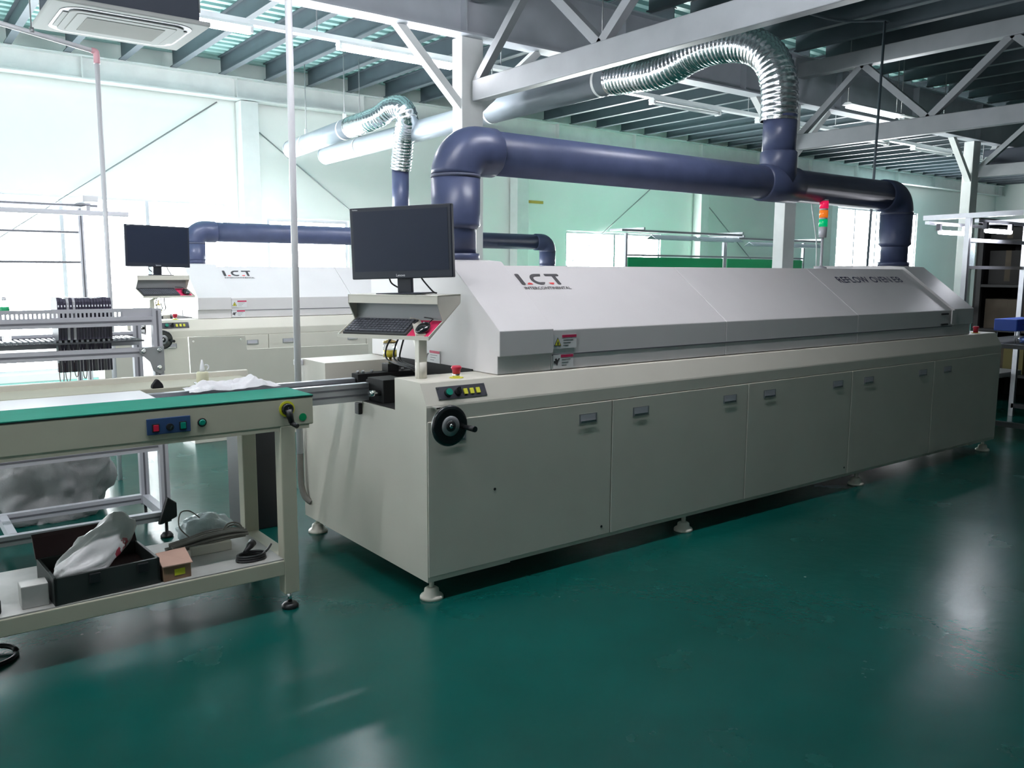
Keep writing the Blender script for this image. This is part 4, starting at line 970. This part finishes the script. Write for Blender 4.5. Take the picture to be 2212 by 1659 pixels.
for i in range(18):
    x = -1.128 + 0.0142*i
    if 3 <= i <= 6: m = 'alu_matte' if i % 2 else 'feeder'
    else: m = 'feeder'
    F_ = thing('tape_feeder', ('dark tape feeder standing in the row on the aluminium rack' if m == 'feeder' else 'silver faced tape feeder in the row on the aluminium rack'), 'feeder', (x, 1.74, 1.115), 'tape feeders on the rack')
    zt_ = 0.212 + frnd.uniform(-0.003, 0.004)
    MB().prism([(-0.006, -0.03, 0.0), (-0.006, -0.045, 0.10), (-0.006, -0.045, zt_-0.02), (-0.006, -0.030, zt_), (-0.006, 0.11, zt_), (-0.006, 0.15, zt_-0.05), (-0.006, 0.15, 0.0)], (0.012, 0, 0)).build('feeder_body', m, F_)
    MB().box(-0.003, 0.003, -0.0475, -0.045, 0.168, 0.178).build('feeder_tab', 'print_white', F_)
    MB().box(-0.0055, 0.0055, 0.0, 0.06, -0.17, 0.0).build('feeder_tail', 'feeder' if i % 3 else 'alu_slot', F_)
for i, (x, w, d) in enumerate(((-1.125, 0.022, 0.095), (-1.095, 0.024, 0.072), (-1.055, 0.018, 0.045), (-1.015, 0.020, 0.055))):
    tag(MB().tube(catmull([(-w/2, 0, 0.03), (-w*0.42, 0, -d*0.55), (-w*0.12, 0, -d), (w*0.2, 0, -d*0.97), (w*0.44, 0, -d*0.5), (w/2, 0, 0.03)], 6), 0.0022, 7).build('wire_loop', 'wire_red'),
        'thin reddish wire loop hanging under the row of tape feeders', 'wire', 'wire loops under the feeders').location = (x, 1.745, 0.965)
Bt = thing('drink_bottle', 'small bottle with white cap and green label on the feeder rack', 'bottle', (-1.352, 1.80, 1.112))
MB().lathe([(0.018, 0.0), (0.021, 0.004), (0.021, 0.165), (0.018, 0.185), (0.010, 0.20), (0.009, 0.206)], (0, 0, 0), 'z', 20).build('bottle_body', 'glass', Bt)
MB().lathe([(0.0215, 0.155), (0.0215, 0.182)], (0, 0, -0.008), 'z', 20).build('bottle_label', 'board_green', Bt)
MB().lathe([(0.0105, 0.206), (0.0105, 0.224)], (0, 0, 0), 'z', 16).build('bottle_cap', 'white_plastic', Bt)
# big sack on the floor behind the rack
SK = lump('woven_sack', 'sack', (-1.12, 2.62, 0.0), 0.36, 0.33, 0.46, 2.0, 0.22, 2.6, 0.50, 5, pinch=(0.35, 0.45, 0.16))
tag(SK, 'large grey woven sack standing on the floor behind the feeder rack', 'sack')

# ================================================================== LEFT BACKGROUND BENCH
def work_light_bench(label, x0, x1, y, ztop, sx, parts=True):
    t = thing('lit_workbench', label, 'workbench', ((x0+x1)/2, y, 0)); of = t.location.copy()
    return t, of
yb = 5.0
WB, of = work_light_bench('aluminium workbench with overhead lamp frame before the bright left window', -2.2, -0.4, yb, 2.0, 0)
for x in (-0.386, -2.1): profile((x, yb, 0.0), (x, yb, 1.99), 0.04, 0.04, 'post', 'alu_hazed', WB, of)
profile((-2.3, yb, 1.784), (-0.406, yb, 1.784), 0.02, 0.022, 'tie_bar', 'alu_hazed', WB, of)
profile((-2.3, yb, 1.53), (-0.406, yb, 1.53), 0.02, 0.022, 'tie_bar', 'alu_hazed', WB, of)
profile((-2.3, yb-0.02, 2.01), (-0.25, yb-0.02, 2.01), 0.03, 0.028, 'top_bar', 'alu_hazed', WB, of)
MB().box(-2.3, -0.065, yb-0.30, yb-0.20, 1.915, 1.955, 0.004).build('lamp_trough', 'alu_hazed', WB, of)
MB().box(-0.42, -0.30, yb-0.32, yb+0.05, 2.025, 2.075, 0.003).build('driver_box', 'white_plastic', WB, of)
for x in (-0.37, -2.0): MB().box(x-0.015, x+0.015, yb-0.27, yb+0.02, 1.955, 1.995).build('lamp_arm', 'alu_hazed', WB, of)
MB().box(-2.2, -0.30, yb-0.02, yb+0.65, 0.72, 0.76, 0.004).build('bench_top', 'white_plastic', WB, of)
for x in (-0.36, -2.1): profile((x, yb+0.60, 0.0), (x, yb+0.60, 0.72), 0.04, 0.04, 'post', 'alu_hazed', WB, of)
# stack of pale cartons behind the rack
tag(MB().box(-0.14, 0.14, -0.12, 0.12, 0, 0.92, 0.004).build('cream_cabinet', 'ivory'), 'cream box cabinet standing between the rack and the rear oven', 'cabinet').location = (-0.30, 4.25, 0)

# ================================================================== BENCHES WITH GREEN BOARDS (centre background)
def board_bench(label, x0, x1, y, ztop, ov):
    t = thing('assembly_bench', label, 'workbench', ((x0+x1)/2, y, 0), 'assembly benches before the wall'); of = t.location.copy()
    for x in (x0, x1): profile((x, y, 0.0), (x, y, ztop), 0.045, 0.045, 'post', 'alu_matte', t, of)
    MB().box(x0+0.05, x1-0.03, y-0.01, y+0.01, 1.05, 1.70).build('green_board', 'board_green', t, of)
    profile((x0, y, 1.73), (x1, y, 1.73), 0.03, 0.03, 'board_rail', 'alu_matte', t, of)
    profile((x0-ov, y-0.35, ztop+0.02), (x1+0.02, y-0.35, ztop+0.02), 0.035, 0.035, 'lamp_rail', 'alu_matte', t, of)
    for x in (x0, x1): profile((x, y-0.40, ztop+0.055), (x, y+0.35, ztop+0.055), 0.035, 0.035, 'arm', 'alu_matte', t, of)
    for a, b in ((x0+0.2, x0+(x1-x0)*0.52), (x0+(x1-x0)*0.55, x1-0.05)):
        MB().prism([(a, y-0.46, ztop-0.10), (a, y-0.35, ztop-0.03), (a, y-0.24, ztop-0.10), (a, y-0.35, ztop-0.045)], (b-a, 0, 0)).build('lamp_shade', 'pipe_grey', t, of)
    MB().box(x0-0.04, x1+0.04, y-0.65, y+0.02, 0.72, 0.76).build('bench_top', 'white_plastic', t, of)
    for x in (x0, x1): profile((x, y-0.6, 0.0), (x, y-0.6, 0.72), 0.04, 0.04, 'post', 'alu_matte', t, of)
    return t
board_bench('aluminium bench with green board seen over the front hood, left one', 7.64, 10.02, 6.5, 2.07, 0.45)
board_bench('aluminium bench with green board seen over the front hood, right one', 10.12, 12.43, 6.55, 2.02, 0.1)
MB_ = MB().tube(catmull([(7.95, 3.45, 2.60), (7.97, 3.45, 2.35), (8.05, 3.45, 2.1), (8.12, 3.45, 1.85), (8.14, 3.45, 1.55)], 6), 0.008, 8)
ho = MB_.build('air_hose', 'white_plastic'); tag(ho, 'thin white air hose with blue fitting hanging by the second column', 'hose')
MB().tube([(7.945, 3.45, 2.56), (7.945, 3.45, 2.62)], 0.022, 12).build('hose_fitting', 'blue_bin', ho)
MB().bar((7.862, 3.62, 2.60), (7.945, 3.45, 2.60), 0.02, 0.02).build('hose_bracket', 'steel_grey', ho)

# ================================================================== RIGHT BENCH AND SHELVING
RB = thing('unloading_bench', 'aluminium bench with overhead lamps at the right end of the front oven', 'workbench', (6.9, 0.45, 0)); of = RB.location.copy()
bx0, bx1, by0, by1 = 6.30, 7.55, 0.15, 0.68
profile((bx0, by1, 0.0), (bx0, by1, 1.985), 0.045, 0.045, 'post', 'alu', RB, of)
profile((bx1, by1, 0.0), (bx1, by1, 1.985), 0.045, 0.045, 'post', 'alu', RB, of)
for x in (bx0, bx1): profile((x, by0-0.2, 0.05), (x, by0-0.2, 0.80), 0.045, 0.045, 'post', 'steel_grey', RB, of)
for x in (bx0, bx1):
    MB().bar((x, 1.10, 2.0), (x, 0.20, 2.012), 0.045, 0.045).build('cantilever_arm', 'alu', RB, of)
    MB().bar((x, by0-0.2, 0.11), (x, by1, 0.11), 0.045, 0.045).build('foot_rail', 'charcoal', RB, of)
MB().bar((bx0-0.02, 1.06, 1.955), (bx1, 1.06, 1.955), 0.04, 0.03).build('lamp_rail', 'alu', RB, of)
MB().bar((bx0-0.02, 0.60, 1.955), (bx1, 0.60, 1.955), 0.04, 0.03).build('lamp_rail', 'alu', RB, of)
for y in (1.0, 0.57):
    for x in (bx0+0.10, bx0+0.62): MB().box(x-0.02, x+0.02, y-0.02, y+0.02, 1.88, 1.945, 0.004).build('lamp_holder', 'alu_slot', RB, of)
    MB().tube([(bx0+0.12, y, 1.868), (bx0+0.62, y, 1.868)], 0.020, 14).build('led_tube', 'led_lit', RB, of)
MB().box(bx0, bx1, by0-0.25, by1+0.02, 0.80, 0.84, 0.004).build('bench_top', 'charcoal', RB, of)
MB().box(bx0+0.02, bx1, by1-0.012, by1+0.012, 1.765, 1.80).build('shelf_edge', 'alu', RB, of)
MB().box(bx0+0.02, bx1, by1-0.012, by1+0.012, 1.515, 1.545).build('shelf_edge', 'alu', RB, of)
MB().box(bx0+0.02, bx0+0.16, by1-0.004, by1+0.004, 1.545, 1.765).build('notice_plate', 'clear_bag', RB, of)
bb = thing('blue_bin', 'blue plastic bin on thin legs standing on the right hand bench', 'bin', (6.68, 0.34, 0.84))
MB().box(-0.26, 0.27, -0.10, 0.10, 0.11, 0.22, 0.008).build('bin_body', 'blue_bin', bb)
MB().box(-0.14, 0.10, -0.1035, -0.099, 0.170, 0.176).build('bin_slot', 'black', bb)
for x in (-0.22, 0.23):
    for y in (-0.08, 0.08): MB().cyl((x, y, 0.0), (x, y, 0.115), 0.005, seg=8).build('bin_leg', 'steel_grey', bb)
bg = lump('blue_film_bag', 'blue_bag', (6.60, 0.06, 0.84), 0.30, 0.17, 0.050, 6.0, 0.3, 2.6, 0.3, 4); tag(bg, 'shiny blue plastic packaging heaped on the right hand bench', 'bag')
for i, x in enumerate((6.33, 6.40)):
    tag(MB().prism([(x, -0.16, 0.795), (x+0.05, -0.16, 0.795), (x+0.10, -0.06, 0.845), (x+0.05, -0.06, 0.845)], (0, -0.008, 0.004)).build('blue_strip', 'blue_bag'), ('upper' if i else 'nearer') + ' blue film strip hanging off the right hand bench', 'strip')
RK = thing('storage_rack', 'dark storage rack crowded with boxes behind the right hand bench', 'rack', (8.75, 0.1, 0)); of = RK.location.copy()
for x in (8.27, 9.22):
    for y in (-1.55, 1.42): MB().box(x-0.025, x+0.025, y-0.025, y+0.025, 0, 2.0).build('rack_post', 'shelf_dark', RK, of)
for z in (0.35, 0.85, 1.35, 1.85): MB().box(8.25, 9.25, -1.58, 1.45, z-0.03, z).build('rack_shelf', 'shelf_dark', RK, of)
MB().box(9.25, 9.27, -1.58, 1.45, 0.0, 2.1).build('rack_back', 'box_dark', RK, of)
rr = random.Random(11)
MB().box(8.25, 9.25, 1.45, 1.47, 0.0, 2.1).build('rack_gap_panel', 'box_dark', RK, of)  # dark panel added to close the bright gaps between the shelves
ymarks = [1.15, 0.62, 0.10, -0.42, -0.95]
rows = ('lowest', 'second', 'third', 'top'); pos = ('leftmost', 'second from the left', 'middle', 'fourth from the left', 'rightmost')
for zi, z in enumerate((0.35, 0.85, 1.35, 1.85)):
    for yi, y in enumerate(ymarks):
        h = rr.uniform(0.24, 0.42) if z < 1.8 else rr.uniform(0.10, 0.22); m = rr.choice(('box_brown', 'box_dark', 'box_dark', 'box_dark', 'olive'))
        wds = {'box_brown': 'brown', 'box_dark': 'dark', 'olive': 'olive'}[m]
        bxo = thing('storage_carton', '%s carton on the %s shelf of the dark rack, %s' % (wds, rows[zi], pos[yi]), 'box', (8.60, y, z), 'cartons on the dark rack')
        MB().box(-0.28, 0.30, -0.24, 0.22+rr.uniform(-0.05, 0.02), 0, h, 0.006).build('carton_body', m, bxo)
        MB().box(-0.2805, -0.2800, -0.03, 0.03, h*0.1, h).build('tape_strip', 'box_brown', bxo)
# low bench with a white drum left of the rack
LB = thing('low_bench', 'low grey bench with thick top beyond the right end of the oven', 'bench', (7.1, 1.0, 0)); of = LB.location.copy()
MB().box(6.75, 7.9, 0.75, 1.35, 0.40, 0.45, 0.004).build('bench_top', 'steel_grey', LB, of)
for x in (6.80, 7.85):
    for y in (0.80, 1.30): MB().box(x-0.02, x+0.02, y-0.02, y+0.02, 0, 0.40).build('bench_leg', 'charcoal', LB, of)
tag(MB().lathe([(0.13, 0.0), (0.14, 0.01), (0.15, 0.33), (0.155, 0.34), (0.155, 0.36)], (0, 0, 0), 'z', 28).build('white_drum', 'ivory'), 'pale plastic drum standing under the low bench at the right', 'drum').location = (7.0, 1.05, 0)
YT = thing('yellow_tray', 'olive yellow tray on a stand between the oven and the dark rack', 'tray', (7.7, 1.75, 0)); of = YT.location.copy()
MB().box(7.35, 8.05, 1.45, 2.05, 1.09, 1.12, 0.004).build('tray_body', 'olive', YT, of)
for x in (7.39, 8.01):
    for y in (1.49, 2.01): MB().box(x-0.02, x+0.02, y-0.02, y+0.02, 0, 1.09).build('stand_leg', 'steel_grey', YT, of)
MB().box(7.37, 8.03, 1.47, 2.03, 0.72, 0.76).build('stand_shelf', 'shelf_dark', YT, of)
